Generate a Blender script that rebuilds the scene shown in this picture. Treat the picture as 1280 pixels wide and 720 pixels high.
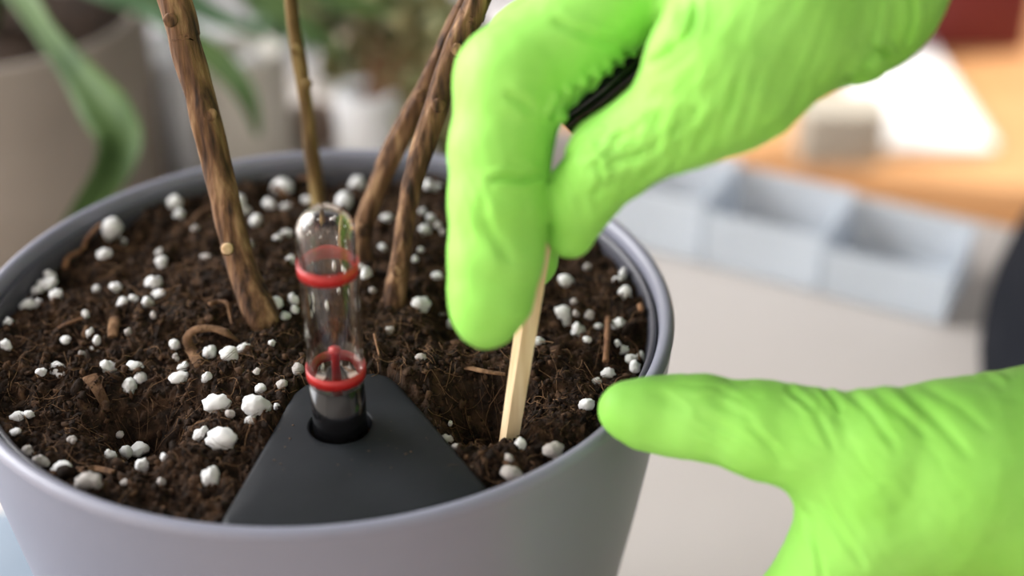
import bpy, bmesh, math, random
import numpy as np
from mathutils import Vector, Matrix

for o in list(bpy.data.objects):
    bpy.data.objects.remove(o, do_unlink=True)
scene = bpy.context.scene
COL = scene.collection
random.seed(11)
rng = np.random.default_rng(11)

# ------------------------------------------------------------------ camera
PITCH = math.radians(31.5)
CAM = np.array([0.0459, -0.2964, 0.3402])
RIGHT = np.array([1.0, 0, 0])
FWD = np.array([0, math.cos(PITCH), -math.sin(PITCH)])
UP = np.array([0, math.sin(PITCH), math.cos(PITCH)])
F = 1800.0
cd = bpy.data.cameras.new('camera')
cam = bpy.data.objects.new('camera', cd)
COL.objects.link(cam)
cam.location = CAM
cam.rotation_euler = (math.pi / 2 - PITCH, 0, 0)
cd.sensor_width = 36.0
cd.lens = 36.0 * F / 1280.0
cd.clip_start = 0.01
cd.dof.use_dof = True
cd.dof.focus_distance = 0.325
cd.dof.aperture_fstop = 5.0
scene.camera = cam

# ------------------------------------------------------------------ world and light
w = bpy.data.worlds.new('world')
scene.world = w
w.use_nodes = True
w.node_tree.nodes['Background'].inputs[0].default_value = (0.92, 0.95, 1.0, 1)
w.node_tree.nodes['Background'].inputs[1].default_value = 0.34


def area(name, loc, target, sx, sy, power, color):
    d = bpy.data.lights.new(name, 'AREA')
    d.shape = 'RECTANGLE'
    d.size = sx
    d.size_y = sy
    d.energy = power
    d.color = color
    o = bpy.data.objects.new(name, d)
    COL.objects.link(o)
    o.location = loc
    o.rotation_euler = (Vector(target) - Vector(loc)).to_track_quat('-Z', 'Y').to_euler()
    return o


area('window_daylight', (-1.46, 0.55, 0.95), (0.0, 0.0, 0.2), 1.4, 1.3, 76, (0.97, 0.98, 1.0))
sd = bpy.data.lights.new('sun', 'SUN')
sd.energy = 9.0
sd.angle = math.radians(1.0)
sd.color = (1.0, 0.93, 0.84)
sun = bpy.data.objects.new('sun', sd)
COL.objects.link(sun)
sun.rotation_euler = Vector((-0.75, -0.25, -0.61)).to_track_quat('-Z', 'Y').to_euler()

scene.view_settings.view_transform = 'Standard'
scene.view_settings.look = 'None'
scene.view_settings.exposure = 0.0
scene.view_settings.gamma = 1.0
scene.view_settings.use_curve_mapping = False


# ------------------------------------------------------------------ helpers
def at(u, v, d):
    """photo pixel + distance along the view axis -> point in the room"""
    return CAM + d * (RIGHT * ((u - 640) / F) + UP * ((360 - v) / F) + FWD)


def on(u, v, z):
    """photo pixel -> point on the level plane z"""
    r = RIGHT * ((u - 640) / F) + UP * ((360 - v) / F) + FWD
    return CAM + r * ((z - CAM[2]) / r[2])


def depth_of(p):
    return float(np.dot(np.asarray(p) - CAM, FWD))


def mesh_np(name, verts, faces, smooth=True):
    """fast mesh from arrays; faces all of one size"""
    me = bpy.data.meshes.new(name)
    verts = np.asarray(verts, np.float32)
    faces = np.asarray(faces, np.int32)
    n, k = faces.shape
    me.vertices.add(len(verts))
    me.vertices.foreach_set('co', verts.ravel())
    me.loops.add(n * k)
    me.loops.foreach_set('vertex_index', faces.ravel())
    me.polygons.add(n)
    me.polygons.foreach_set('loop_start', np.arange(0, n * k, k, dtype=np.int32))
    me.polygons.foreach_set('loop_total', np.full(n, k, np.int32))
    me.update(calc_edges=True)
    me.validate()
    if smooth:
        me.polygons.foreach_set('use_smooth', np.ones(len(me.polygons), bool))
    return me


def link(name, me, mat=None, parent=None):
    o = bpy.data.objects.new(name, me)
    COL.objects.link(o)
    if mat:
        me.materials.clear()
        me.materials.append(mat)
    if parent:
        o.parent = parent
        o.matrix_parent_inverse = Matrix.Translation(-Vector(parent.location))
    return o


def bm_obj(name, bm, mat, parent=None, smooth=True):
    me = bpy.data.meshes.new(name)
    bmesh.ops.recalc_face_normals(bm, faces=bm.faces)
    bm.to_mesh(me)
    bm.free()
    if smooth:
        for p in me.polygons:
            p.use_smooth = True
    return link(name, me, mat, parent)


def tag(o, label=None, cat=None, group=None, kind=None):
    if label: o['label'] = label
    if cat: o['category'] = cat
    if group: o['group'] = group
    if kind: o['kind'] = kind
    return o


def thing(name, loc, label, cat, group=None):
    o = bpy.data.objects.new(name, None)
    COL.objects.link(o)
    o.location = Vector(loc)
    o.empty_display_size = 0.02
    return tag(o, label, cat, group)


def box_bm(cx, cy, cz, sx, sy, sz, bevel=0.0, rot=0.0, bm=None):
    b = bmesh.new()
    bmesh.ops.create_cube(b, size=1)
    for v in b.verts:
        v.co = Vector((v.co.x * sx, v.co.y * sy, v.co.z * sz))
    if bevel:
        bmesh.ops.bevel(b, geom=b.edges[:], offset=bevel, segments=2, affect='EDGES', profile=0.6)
    M = Matrix.Translation((cx, cy, cz)) @ Matrix.Rotation(rot, 4, 'Z')
    bmesh.ops.transform(b, matrix=M, verts=b.verts[:])
    return b


def lathe(profile, n=96, center=(0, 0, 0)):
    prof = np.array(profile, float)
    a = np.linspace(0, 2 * np.pi, n, endpoint=False)
    V = np.zeros((len(prof), n, 3))
    V[:, :, 0] = prof[:, 0:1] * np.cos(a) + center[0]
    V[:, :, 1] = prof[:, 0:1] * np.sin(a) + center[1]
    V[:, :, 2] = prof[:, 1:2] + center[2]
    idx = np.arange(len(prof) * n).reshape(len(prof), n)
    nx = np.roll(idx, -1, axis=1)
    f = np.stack([idx[:-1], nx[:-1], nx[1:], idx[1:]], -1).reshape(-1, 4)
    return V.reshape(-1, 3), f


def tube_np(path, radii, n=10, flat=None):
    """swept tube with closed ends; returns verts and quads"""
    P = np.array(path, float)
    R = np.array(radii, float)
    T = np.gradient(P, axis=0)
    T /= np.linalg.norm(T, axis=1)[:, None] + 1e-12
    ref = np.array([0.3, 0.9, 0.31]) if abs(T[0][2]) > 0.7 else np.array([0, 0, 1.0])
    N = np.cross(T, ref)
    N /= np.linalg.norm(N, axis=1)[:, None] + 1e-12
    B = np.cross(T, N)
    a = np.linspace(0, 2 * np.pi, n, endpoint=False)
    fl = 1.0 if flat is None else flat
    V = P[:, None, :] + R[:, None, None] * (N[:, None, :] * np.cos(a)[None, :, None] + fl * B[:, None, :] * np.sin(a)[None, :, None])
    V = np.concatenate([np.repeat(P[:1, None], n, 1), V, np.repeat(P[-1:, None], n, 1)], 0)
    m = len(V)
    idx = np.arange(m * n).reshape(m, n)
    nx = np.roll(idx, -1, axis=1)
    f = np.stack([idx[:-1], nx[:-1], nx[1:], idx[1:]], -1).reshape(-1, 4)
    return V.reshape(-1, 3), f


def catmull(pts, n):
    P = np.array(pts, float)
    k = len(P)
    t = np.linspace(0, k - 1, n)
    i = np.clip(t.astype(int), 0, k - 2)
    s = (t - i)[:, None]
    p0 = P[np.clip(i - 1, 0, k - 1)]; p1 = P[i]; p2 = P[i + 1]; p3 = P[np.clip(i + 2, 0, k - 1)]
    return 0.5 * (2 * p1 + (p2 - p0) * s + (2 * p0 - 5 * p1 + 4 * p2 - p3) * s ** 2 + (3 * p1 - p0 - 3 * p2 + p3) * s ** 3)


def vnoise(p, seed=0):
    """smooth value noise in [-1,1] at points p (n,3)"""
    p = np.asarray(p, np.float64)
    i = np.floor(p).astype(np.int64)
    f = p - i
    f = f * f * f * (f * (f * 6 - 15) + 10)
    out = np.zeros(len(p))
    for dx in (0, 1):
        wx = f[:, 0] if dx else 1 - f[:, 0]
        for dy in (0, 1):
            wy = f[:, 1] if dy else 1 - f[:, 1]
            for dz in (0, 1):
                wz = f[:, 2] if dz else 1 - f[:, 2]
                h = ((i[:, 0] + dx) * 374761393 + (i[:, 1] + dy) * 668265263 + (i[:, 2] + dz) * 2147483647 + seed * 974634777) & 0xFFFFFFFF
                h = ((h ^ (h >> 13)) * 1274126177) & 0xFFFFFFFF
                h = h ^ (h >> 16)
                out += wx * wy * wz * ((h & 0xFFFF) / 32767.5 - 1.0)
    return out


# ------------------------------------------------------------------ materials
def mat(name, color, rough=0.6, metal=0.0, spec=0.5, **kw):
    m = bpy.data.materials.new(name)
    m.use_nodes = True
    b = m.node_tree.nodes['Principled BSDF']
    b.inputs['Base Color'].default_value = (*color, 1)
    b.inputs['Roughness'].default_value = rough
    b.inputs['Metallic'].default_value = metal
    b.inputs['Specular IOR Level'].default_value = spec
    for k, v in kw.items():
        b.inputs[k.replace('_', ' ')].default_value = v
    return m


def nodes(m):
    return m.node_tree.nodes, m.node_tree.links, m.node_tree.nodes['Principled BSDF']


def ramp(nd, stops):
    r = nd.new('ShaderNodeValToRGB')
    e = r.color_ramp.elements
    e[0].position, e[0].color = stops[0][0], (*stops[0][1], 1)
    e[1].position, e[1].color = stops[-1][0], (*stops[-1][1], 1)
    for p, c in stops[1:-1]:
        x = e.new(p)
        x.color = (*c, 1)
    return r


def noisy(name, stops, scale, rough=0.7, bump=0.0, bump_scale=None, stretch=None, island=0.0, dist=0.001, spec=0.5, detail=6):
    """colour from noise (object space, metres) with optional per-piece variation and bump"""
    m = mat(name, stops[0][1], rough, spec=spec)
    nd, lk, b = nodes(m)
    tc = nd.new('ShaderNodeTexCoord')
    mp = nd.new('ShaderNodeMapping')
    lk.new(tc.outputs['Object'], mp.inputs[0])
    if stretch:
        mp.inputs['Scale'].default_value = stretch
    n = nd.new('ShaderNodeTexNoise')
    n.inputs['Scale'].default_value = scale
    n.inputs['Detail'].default_value = detail
    lk.new(mp.outputs[0], n.inputs['Vector'])
    r = ramp(nd, stops)
    src = n.outputs['Fac']
    if island:
        g = nd.new('ShaderNodeNewGeometry')
        mx = nd.new('ShaderNodeMix')
        mx.inputs[0].default_value = island
        lk.new(n.outputs['Fac'], mx.inputs[2])
        lk.new(g.outputs['Random Per Island'], mx.inputs[3])
        src = mx.outputs[0]
    lk.new(src, r.inputs[0])
    lk.new(r.outputs[0], b.inputs['Base Color'])
    if bump:
        n2 = nd.new('ShaderNodeTexNoise')
        n2.inputs['Scale'].default_value = bump_scale or scale * 3
        n2.inputs['Detail'].default_value = 5
        lk.new(mp.outputs[0], n2.inputs['Vector'])
        bp = nd.new('ShaderNodeBump')
        bp.inputs['Strength'].default_value = bump
        bp.inputs['Distance'].default_value = dist
        lk.new(n2.outputs['Fac'], bp.inputs['Height'])
        lk.new(bp.outputs[0], b.inputs['Normal'])
    return m


M = {}
M['pot'] = noisy('lavender_grey_plastic', [(0.3, (0.195, 0.20, 0.255)), (0.7, (0.22, 0.225, 0.28))], 9, 0.38, bump=0.05, bump_scale=900, dist=0.0002)
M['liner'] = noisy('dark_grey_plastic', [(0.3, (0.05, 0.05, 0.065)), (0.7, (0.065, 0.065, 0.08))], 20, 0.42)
M['soil'] = noisy('potting_soil', [(0.3, (0.008, 0.005, 0.0035)), (0.5, (0.022, 0.013, 0.008)), (0.66, (0.06, 0.033, 0.019)), (0.8, (0.15, 0.085, 0.048))], 260, 0.95, bump=0.8, bump_scale=1500, dist=0.0006, spec=0.15)
M['crumb'] = noisy('soil_crumb', [(0.15, (0.006, 0.004, 0.003)), (0.48, (0.022, 0.013, 0.008)), (0.72, (0.07, 0.038, 0.021)), (0.95, (0.19, 0.105, 0.055))], 500, 0.95, bump=0.7, bump_scale=2200, island=0.5, dist=0.0005, spec=0.15)
M['fibre'] = noisy('peat_fibre', [(0.1, (0.022, 0.012, 0.007)), (0.55, (0.075, 0.04, 0.022)), (0.95, (0.25, 0.145, 0.075))], 300, 0.9, island=0.8, spec=0.1)
M['perlite'] = noisy('perlite', [(0.3, (0.74, 0.73, 0.72)), (0.6, (0.90, 0.895, 0.89))], 700, 0.9, bump=0.6, bump_scale=1400, dist=0.0004, spec=0.2)
M['perlite_dull'] = noisy('perlite_soiled', [(0.35, (0.30, 0.25, 0.22)), (0.62, (0.66, 0.63, 0.61))], 420, 0.9, bump=0.6, bump_scale=1400, dist=0.0004, spec=0.2)
M['bark_chip'] = noisy('bark_chip', [(0.3, (0.06, 0.03, 0.015)), (0.6, (0.15, 0.08, 0.04)), (0.8, (0.27, 0.16, 0.08))], 240, 0.9, bump=0.8, bump_scale=800, stretch=(1, 1, 0.4), spec=0.2)
M['twig'] = noisy('twig', [(0.3, (0.11, 0.05, 0.025)), (0.7, (0.27, 0.14, 0.07))], 300, 0.8, bump=0.5, spec=0.25)
M['stem'] = noisy('woody_stem_bark', [(0.33, (0.022, 0.011, 0.006)), (0.44, (0.085, 0.041, 0.020)), (0.55, (0.17, 0.088, 0.042)), (0.70, (0.33, 0.20, 0.105))], 420, 0.75, bump=0.9, bump_scale=620, stretch=(1, 1, 0.10), dist=0.0009, spec=0.3)
M['stem_green'] = noisy('green_brown_stem_bark', [(0.34, (0.05, 0.026, 0.008)), (0.5, (0.15, 0.09, 0.03)), (0.7, (0.28, 0.20, 0.075))], 170, 0.7, bump=0.7, bump_scale=620, stretch=(1, 1, 0.2), dist=0.0005, spec=0.3)
M['scar'] = noisy('cut_wood', [(0.3, (0.42, 0.27, 0.14)), (0.7, (0.62, 0.45, 0.27))], 500, 0.85)
M['knot'] = noisy('bark_knot', [(0.3, (0.10, 0.05, 0.022)), (0.7, (0.24, 0.13, 0.055))], 500, 0.8, bump=0.5)
M['wood'] = noisy('pale_split_wood', [(0.3, (0.62, 0.42, 0.22)), (0.55, (0.78, 0.60, 0.37)), (0.75, (0.86, 0.71, 0.49))], 420, 0.6, bump=0.3, bump_scale=900, stretch=(1, 1, 0.06), dist=0.0003)
M['black_plastic'] = noisy('black_plastic', [(0.35, (0.010, 0.0115, 0.014)), (0.7, (0.015, 0.0165, 0.02))], 60, 0.55, spec=0.16, bump=0.12, bump_scale=2500, dist=0.0002)
M['dust'] = mat('soil_speck', (0.10, 0.06, 0.035), 0.9)
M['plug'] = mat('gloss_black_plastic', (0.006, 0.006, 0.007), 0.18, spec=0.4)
M['red'] = mat('red_marker', (0.38, 0.013, 0.012), 0.4)
M['tube'] = mat('clear_plastic_tube', (1.0, 0.97, 0.95), 0.04, IOR=1.42)
M['tube'].node_tree.nodes['Principled BSDF'].inputs['Transmission Weight'].default_value = 1.0


def glove_mat():
    m = mat('lime_green_glove', (0.28, 0.66, 0.11), 0.5, spec=0.16)
    nd, lk, b = nodes(m)
    b.inputs['Subsurface Weight'].default_value = 0.08
    b.inputs['Subsurface Radius'].default_value = (0.5, 1.0, 0.25)
    b.inputs['Subsurface Scale'].default_value = 0.004
    tc = nd.new('ShaderNodeTexCoord')
    n = nd.new('ShaderNodeTexNoise')
    n.inputs['Scale'].default_value = 55
    n.inputs['Detail'].default_value = 6
    lk.new(tc.outputs['Object'], n.inputs['Vector'])
    r = ramp(nd, [(0.3, (0.265, 0.635, 0.095)), (0.7, (0.30, 0.67, 0.125))])
    lk.new(n.outputs['Fac'], r.inputs[0])
    lk.new(r.outputs[0], b.inputs['Base Color'])
    v = nd.new('ShaderNodeTexNoise')
    v.inputs['Scale'].default_value = 1300
    v.inputs['Detail'].default_value = 3
    lk.new(tc.outputs['Object'], v.inputs['Vector'])
    bp = nd.new('ShaderNodeBump')
    bp.inputs['Strength'].default_value = 0.12
    bp.inputs['Distance'].default_value = 0.0003
    lk.new(v.outputs['Fac'], bp.inputs['Height'])
    lk.new(bp.outputs[0], b.inputs['Normal'])
    return m


M['glove'] = glove_mat()
M['table'] = noisy('pale_laminate', [(0.3, (0.60, 0.545, 0.505)), (0.7, (0.66, 0.605, 0.565))], 5, 0.5)
M['beige_pot'] = noisy('beige_stoneware', [(0.3, (0.225, 0.19, 0.155)), (0.7, (0.28, 0.24, 0.20))], 25, 0.85, bump=0.3, bump_scale=300)
M['pink_pot'] = noisy('pale_beige_ceramic', [(0.3, (0.47, 0.44, 0.385)), (0.7, (0.54, 0.51, 0.45))], 20, 0.6)
M['white_pot'] = noisy('white_ceramic', [(0.3, (0.76, 0.77, 0.80)), (0.7, (0.82, 0.83, 0.85))], 20, 0.4)
M['brown_pot'] = noisy('brown_clay', [(0.3, (0.16, 0.11, 0.085)), (0.7, (0.24, 0.17, 0.13))], 30, 0.8)
M['tan_pot'] = noisy('tan_clay', [(0.3, (0.46, 0.36, 0.27)), (0.7, (0.54, 0.43, 0.33))], 30, 0.7)
M['dark_pot'] = mat('dark_green_plastic', (0.02, 0.045, 0.03), 0.5)
M['leaf'] = noisy('strap_leaf_green', [(0.3, (0.03, 0.065, 0.015)), (0.7, (0.07, 0.12, 0.03))], 40, 0.6, spec=0.2, stretch=(1, 1, 0.3))
M['olive_leaf'] = noisy('olive_leaf', [(0.2, (0.09, 0.10, 0.03)), (0.55, (0.19, 0.19, 0.07)), (0.9, (0.33, 0.27, 0.12))], 60, 0.55, island=0.7)
M['dark_leaf'] = noisy('dark_leaf', [(0.2, (0.025, 0.07, 0.03)), (0.9, (0.07, 0.16, 0.06))], 60, 0.5, island=0.7)
M['shirt'] = noisy('black_cotton', [(0.3, (0.006, 0.007, 0.010)), (0.7, (0.009, 0.010, 0.014))], 60, 0.9, spec=0.1, bump=0.3, bump_scale=900)
M['trousers'] = noisy('black_denim', [(0.3, (0.006, 0.007, 0.010)), (0.7, (0.010, 0.011, 0.015))], 60, 0.9, spec=0.1, bump=0.3, bump_scale=900)
M['wall'] = noisy('white_paint', [(0.3, (0.72, 0.70, 0.68)), (0.7, (0.76, 0.74, 0.72))], 4, 0.9)
M['frame'] = mat('white_window_frame', (0.8, 0.8, 0.8), 0.5)
M['cardboard'] = noisy('beige_card', [(0.3, (0.40, 0.37, 0.31)), (0.7, (0.45, 0.42, 0.36))], 12, 0.85)
M['white_card'] = mat('white_card', (0.85, 0.86, 0.88), 0.6)
M['red_plastic'] = mat('dark_red_plastic', (0.115, 0.006, 0.008), 0.5)
M['bench'] = noisy('orange_pine', [(0.3, (0.50, 0.25, 0.10)), (0.7, (0.60, 0.33, 0.15))], 8, 0.5, stretch=(0.2, 2, 1))


def frosted(name, color, alpha):
    m = mat(name, color, 0.25)
    nd, lk, b = nodes(m)
    b.inputs['Alpha'].default_value = alpha
    return m


M['clear_box'] = frosted('hazy_clear_plastic', (0.70, 0.76, 0.83), 0.55)
M['pane'] = frosted('window_glass', (0.9, 0.95, 1.0), 0.06)


def plank_mat():
    m = mat('wood_floor', (0.5, 0.28, 0.13), 0.45)
    nd, lk, b = nodes(m)
    tc = nd.new('ShaderNodeTexCoord')
    br = nd.new('ShaderNodeTexBrick')
    br.inputs['Color1'].default_value = (0.56, 0.33, 0.17, 1)
    br.inputs['Color2'].default_value = (0.48, 0.26, 0.12, 1)
    br.inputs['Mortar'].default_value = (0.18, 0.09, 0.04, 1)
    br.inputs['Scale'].default_value = 1.0
    br.inputs['Mortar Size'].default_value = 0.003
    br.inputs['Brick Width'].default_value = 1.2
    br.inputs['Row Height'].default_value = 0.12
    lk.new(tc.outputs['Object'], br.inputs['Vector'])
    lk.new(br.outputs['Color'], b.inputs['Base Color'])
    return m


M['floor'] = plank_mat()

# ------------------------------------------------------------------ room shell
FZ = -0.75


def struct(name, bm, m):
    o = bm_obj(name, bm, m, smooth=False)
    o['kind'] = 'structure'
    return o


struct('floor', box_bm(0.3, 1.0, FZ - 0.03, 4.2, 5.4, 0.06), M['floor'])
struct('wall_back', box_bm(0.3, 3.75, 0.85, 4.2, 0.1, 3.2), M['wall'])


def wall_with_opening(name, x, y0, y1, z0, z1, oy0, oy1, oz0, oz1):
    b = bmesh.new()
    for (a0, a1, c0, c1) in ((y0, oy0, z0, z1), (oy1, y1, z0, z1), (oy0, oy1, z0, oz0), (oy0, oy1, oz1, z1)):
        t = box_bm(x, (a0 + a1) / 2, (c0 + c1) / 2, 0.1, a1 - a0, c1 - c0)
        me = bpy.data.meshes.new('tmp'); t.to_mesh(me); t.free()
        b.from_mesh(me); bpy.data.meshes.remove(me)
    return struct(name, b, M['wall'])


def window_unit(name, x, oy0, oy1, oz0, oz1):
    r = bpy.data.objects.new(name, None)
    COL.objects.link(r)
    r.location = (x, (oy0 + oy1) / 2, oz0)
    r['kind'] = 'structure'
    cy, cz = (oy0 + oy1) / 2, (oz0 + oz1) / 2
    H, W = oz1 - oz0, oy1 - oy0
    for (yy, zz, sy, sz) in ((cy, oz0 + .02, W, .04), (cy, oz1 - .02, W, .04), (oy0 + .02, cz, .04, H - .08), (oy1 - .02, cz, .04, H - .08), (cy, cz, .04, H - .08)):
        bm_obj('window_frame', box_bm(x, yy, zz, 0.05, sy, sz), M['frame'], r, smooth=False)
    for s in (-1, 1):
        bm_obj('pane', box_bm(x, cy + s * W / 4, cz, 0.004, W / 2 - 0.06, H - 0.08), M['pane'], r, smooth=False)


struct('wall_front', box_bm(0.3, -1.75, 0.85, 4.2, 0.1, 3.2), M['wall'])
wall_with_opening('wall_right', 2.3, -1.7, 3.7, FZ, 2.45, 1.55, 2.95, 0.1, 1.75)
window_unit('window_2', 2.3, 1.55, 2.95, 0.1, 1.75)
wall_with_opening('wall_left', -1.7, -1.7, 3.7, FZ, 2.45, -0.25, 1.35, 0.3, 1.65)
window_unit('window_1', -1.7, -0.25, 1.35, 0.3, 1.65)

# ------------------------------------------------------------------ table (turned on the room, its far corner to the right)
tdx, tdy = np.array([0.883, -0.4694]), np.array([0.4694, 0.883])
corner = np.array([0.3320, 0.2935])
table = thing('table', (0, 0, FZ), 'pale beige laminate table top under the grey pot and other pots', 'table')
tl, tw = 1.2, 0.95
cc = corner - tdx * tl / 2 - tdy * tw / 2
rot = math.atan2(tdx[1], tdx[0])
bm_obj('table_top', box_bm(cc[0], cc[1], -0.0155, tl, tw, 0.031, 0.003, rot), M['table'], table)
for sx in (-1, 1):
    for sy in (-1, 1):
        p = cc + tdx * sx * (tl / 2 - 0.14) + tdy * sy * (tw / 2 - 0.06)
        bm_obj('leg', box_bm(p[0], p[1], (FZ - 0.031) / 2, 0.05, 0.05, -FZ - 0.031, 0.004, rot), M['table'], table)

# ------------------------------------------------------------------ the grey pot
H = 0.155
Ro, Ri, Rb = 0.085, 0.0815, 0.058
pot = thing('plant_pot', (0, 0, 0), 'lavender grey plastic plant pot with rounded lip, full of dark soil', 'pot')


def r_out(z):
    s = z / H
    return Rb + (Ro - Rb) * (1 - (1 - s) ** 1.35)


prof = [(0.0, 0.0), (Rb - 0.004, 0.0), (Rb - 0.001, 0.001)] + [(r_out(z), z) for z in np.linspace(0.004, H - 0.0025, 40)]
prof += [(Ro + 0.0001, H - 0.0016), (Ro - 0.0004, H - 0.0006), (Ro - 0.0012, H - 0.0001), (Ro - 0.0020, H - 0.0001), (Ri + 0.0004, H - 0.0007), (Ri, H - 0.002), (Ri - 0.0003, H - 0.008), (Ri - 0.006, 0.105), (Ri - 0.014, 0.06), (0.0, 0.058)]
link('pot_wall', mesh_np('pot_wall', *lathe(prof, 192)), M['pot'], pot)
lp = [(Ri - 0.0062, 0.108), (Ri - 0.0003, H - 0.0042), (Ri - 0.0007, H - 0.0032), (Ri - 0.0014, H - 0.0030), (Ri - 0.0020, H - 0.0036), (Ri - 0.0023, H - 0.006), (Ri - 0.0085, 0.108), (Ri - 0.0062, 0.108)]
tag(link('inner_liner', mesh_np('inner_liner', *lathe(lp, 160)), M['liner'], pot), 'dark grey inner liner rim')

def on_cover(x, y, grow=0.0):
    """inside the black cover's outline"""
    c = np.mean(COVER, 0)
    return point_in_poly(c[0] + (x - c[0]) / 1.045, c[1] + (y - c[1]) / 1.045, COVER)


def point_in_poly(x, y, poly):
    x = np.asarray(x); y = np.asarray(y)
    c = np.zeros(x.shape, bool)
    n = len(poly)
    for i in range(n):
        x1, y1 = poly[i]; x2, y2 = poly[(i + 1) % n]
        t = ((y1 > y) != (y2 > y)) & (x < (x2 - x1) * (y - y1) / (y2 - y1 + 1e-12) + x1)
        c ^= t
    return c


# outline of the cover plate on the level plane
CZ = 0.1500
out_px = [(278, 646), (300, 607), (330, 553), (356, 505), (366, 489), (380, 478), (400, 471), (425, 467), (450, 464), (470, 463), (486, 467), (499, 477), (530, 512), (570, 560), (602, 599)]
COVER = [tuple(on(u, v, CZ)[:2]) for u, v in out_px]
a0 = math.atan2(COVER[-1][1], COVER[-1][0]); a1 = math.atan2(COVER[0][1], COVER[0][0])
for t in np.linspace(0, 1, 14):
    a = a0 + (a1 - a0) * t
    COVER.append((0.0778 * math.cos(a), 0.0778 * math.sin(a)))


# ------------------------------------------------------------------ soil
SZ = 0.1475
HOLES = []
for (u, v, rad, dep) in ((180, 525, 0.0095, 0.0170), (604, 512, 0.0085, 0.0140), (60, 345, 0.012, 0.0035), (205, 345, 0.010, 0.003), (560, 405, 0.007, 0.0035), (410, 240, 0.012, 0.002), (390, 350, 0.006, 0.003), (812, 420, 0.006, 0.002)):
    p = on(u, v, SZ)
    HOLES.append((p[0], p[1], rad, dep))
for (u, v, rad, dep) in ((265, 375, 0.016, -0.0035), (540, 470, 0.013, -0.003), (150, 400, 0.02, -0.0015), (720, 480, 0.016, -0.002), (330, 405, 0.008, -0.002), (640, 590, 0.008, -0.0015)):
    p = on(u, v, SZ)
    HOLES.append((p[0], p[1], rad, dep))


def soil_h(x, y, fine=True):
    x = np.atleast_1d(np.asarray(x, float)); y = np.atleast_1d(np.asarray(y, float))
    r = np.hypot(x, y)
    z = SZ + 0.0012 * (1 - (r / 0.079) ** 2)
    for hx, hy, rad, dep in HOLES:
        z = z - dep * np.exp(-((x - hx) ** 2 + (y - hy) ** 2) / rad ** 2)
    p = np.stack([x, y, 0 * x], 1)
    z = z + 0.0024 * vnoise(p / 0.011, 1) + 0.0018 * (0.6 - 1.5 * np.abs(vnoise(p / 0.006, 2)))
    if fine:
        z = z + 0.0010 * (0.5 - np.abs(vnoise(p / 0.0024, 3))) + 0.00075 * vnoise(p / 0.0012, 4) + 0.00045 * vnoise(p / 0.0006, 5)
    z = np.where(on_cover(x, y), np.minimum(z, CZ - 0.0022), z)
    return np.minimum(z, H - 0.003)


step = 0.00042
g = np.arange(-0.0805, 0.0805, step)
X, Y = np.meshgrid(g, g)
ins = np.hypot(X, Y) < 0.0800
ids = -np.ones(X.shape, int)
ids[ins] = np.arange(ins.sum())
sx_, sy_ = X[ins], Y[ins]
p3 = np.stack([sx_, sy_, 0 * sx_], 1)
jx = sx_ + 0.0007 * vnoise(p3 / 0.0016, 8)
jy = sy_ + 0.0007 * vnoise(p3 / 0.0016, 9)
rr = np.hypot(jx, jy); k = np.minimum(1, 0.0788 / np.maximum(rr, 1e-6))
q = np.stack([ids[:-1, :-1], ids[:-1, 1:], ids[1:, 1:], ids[1:, :-1]], -1).reshape(-1, 4)
q = q[(q >= 0).all(1)]
soil = link('potting_soil', mesh_np('potting_soil', np.stack([jx * k, jy * k, soil_h(sx_, sy_)], 1), q), M['soil'])
tag(soil, 'dark brown crumbly potting soil filling the grey pot', 'soil', kind='stuff')


def ico(sub):
    b = bmesh.new()
    bmesh.ops.create_icosphere(b, subdivisions=sub, radius=1)
    b.verts.ensure_lookup_table()
    V = np.array([v.co[:] for v in b.verts]); Fc = np.array([[v.index for v in f.verts] for f in b.faces])
    b.free()
    return V, Fc


ICO1, ICO2, ICO3 = ico(1), ico(2), ico(3)


def rand_rot(n):
    q4 = rng.normal(size=(n, 4)); q4 /= np.linalg.norm(q4, axis=1)[:, None]
    a, b, c, d = q4.T
    return np.stack([np.stack([1 - 2 * (c * c + d * d), 2 * (b * c - a * d), 2 * (b * d + a * c)], -1),
                     np.stack([2 * (b * c + a * d), 1 - 2 * (b * b + d * d), 2 * (c * d - a * b)], -1),
                     np.stack([2 * (b * d - a * c), 2 * (c * d + a * b), 1 - 2 * (b * b + c * c)], -1)], -2)


def scatter(n, rmax):
    r = rmax * np.sqrt(rng.random(n)); a = rng.random(n) * 2 * np.pi
    x, y = r * np.cos(a), r * np.sin(a)
    keep = ~on_cover(x, y)
    return x[keep], y[keep]


def crumbs(n, smin, smax, base, power=2.2):
    x, y = scatter(n, 0.0775)
    n = len(x)
    s = smin + (smax - smin) * rng.random(n) ** power
    V, Fc = base
    R_ = rand_rot(n)
    sc = s[:, None] * rng.uniform(0.3, 1.25, (n, 3))
    off = rng.random((n, 1, 3)) * 50
    nv = np.repeat(V[None], n, 0)
    d = vnoise((nv * 1.3 + off).reshape(-1, 3), 21).reshape(n, -1)
    d += 0.5 * vnoise((nv * 3.1 + off).reshape(-1, 3), 22).reshape(n, -1)
    nv = nv * np.maximum(0.25, 1 + 0.75 * d)[:, :, None] * sc[:, None, :]
    nv = np.einsum('nij,nvj->nvi', R_, nv)
    z = soil_h(x, y) + 0.25 * s
    nv = nv + np.stack([x, y, z], 1)[:, None, :]
    rr = np.hypot(nv[..., 0], nv[..., 1]); kk = np.minimum(1, 0.0788 / rr)
    nv[..., 0] *= kk; nv[..., 1] *= kk
    nv[..., 2] = np.minimum(nv[..., 2], H - 0.0005)
    return nv.reshape(-1, 3), (Fc[None] + (np.arange(n) * len(V))[:, None, None]).reshape(-1, 3)


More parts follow.
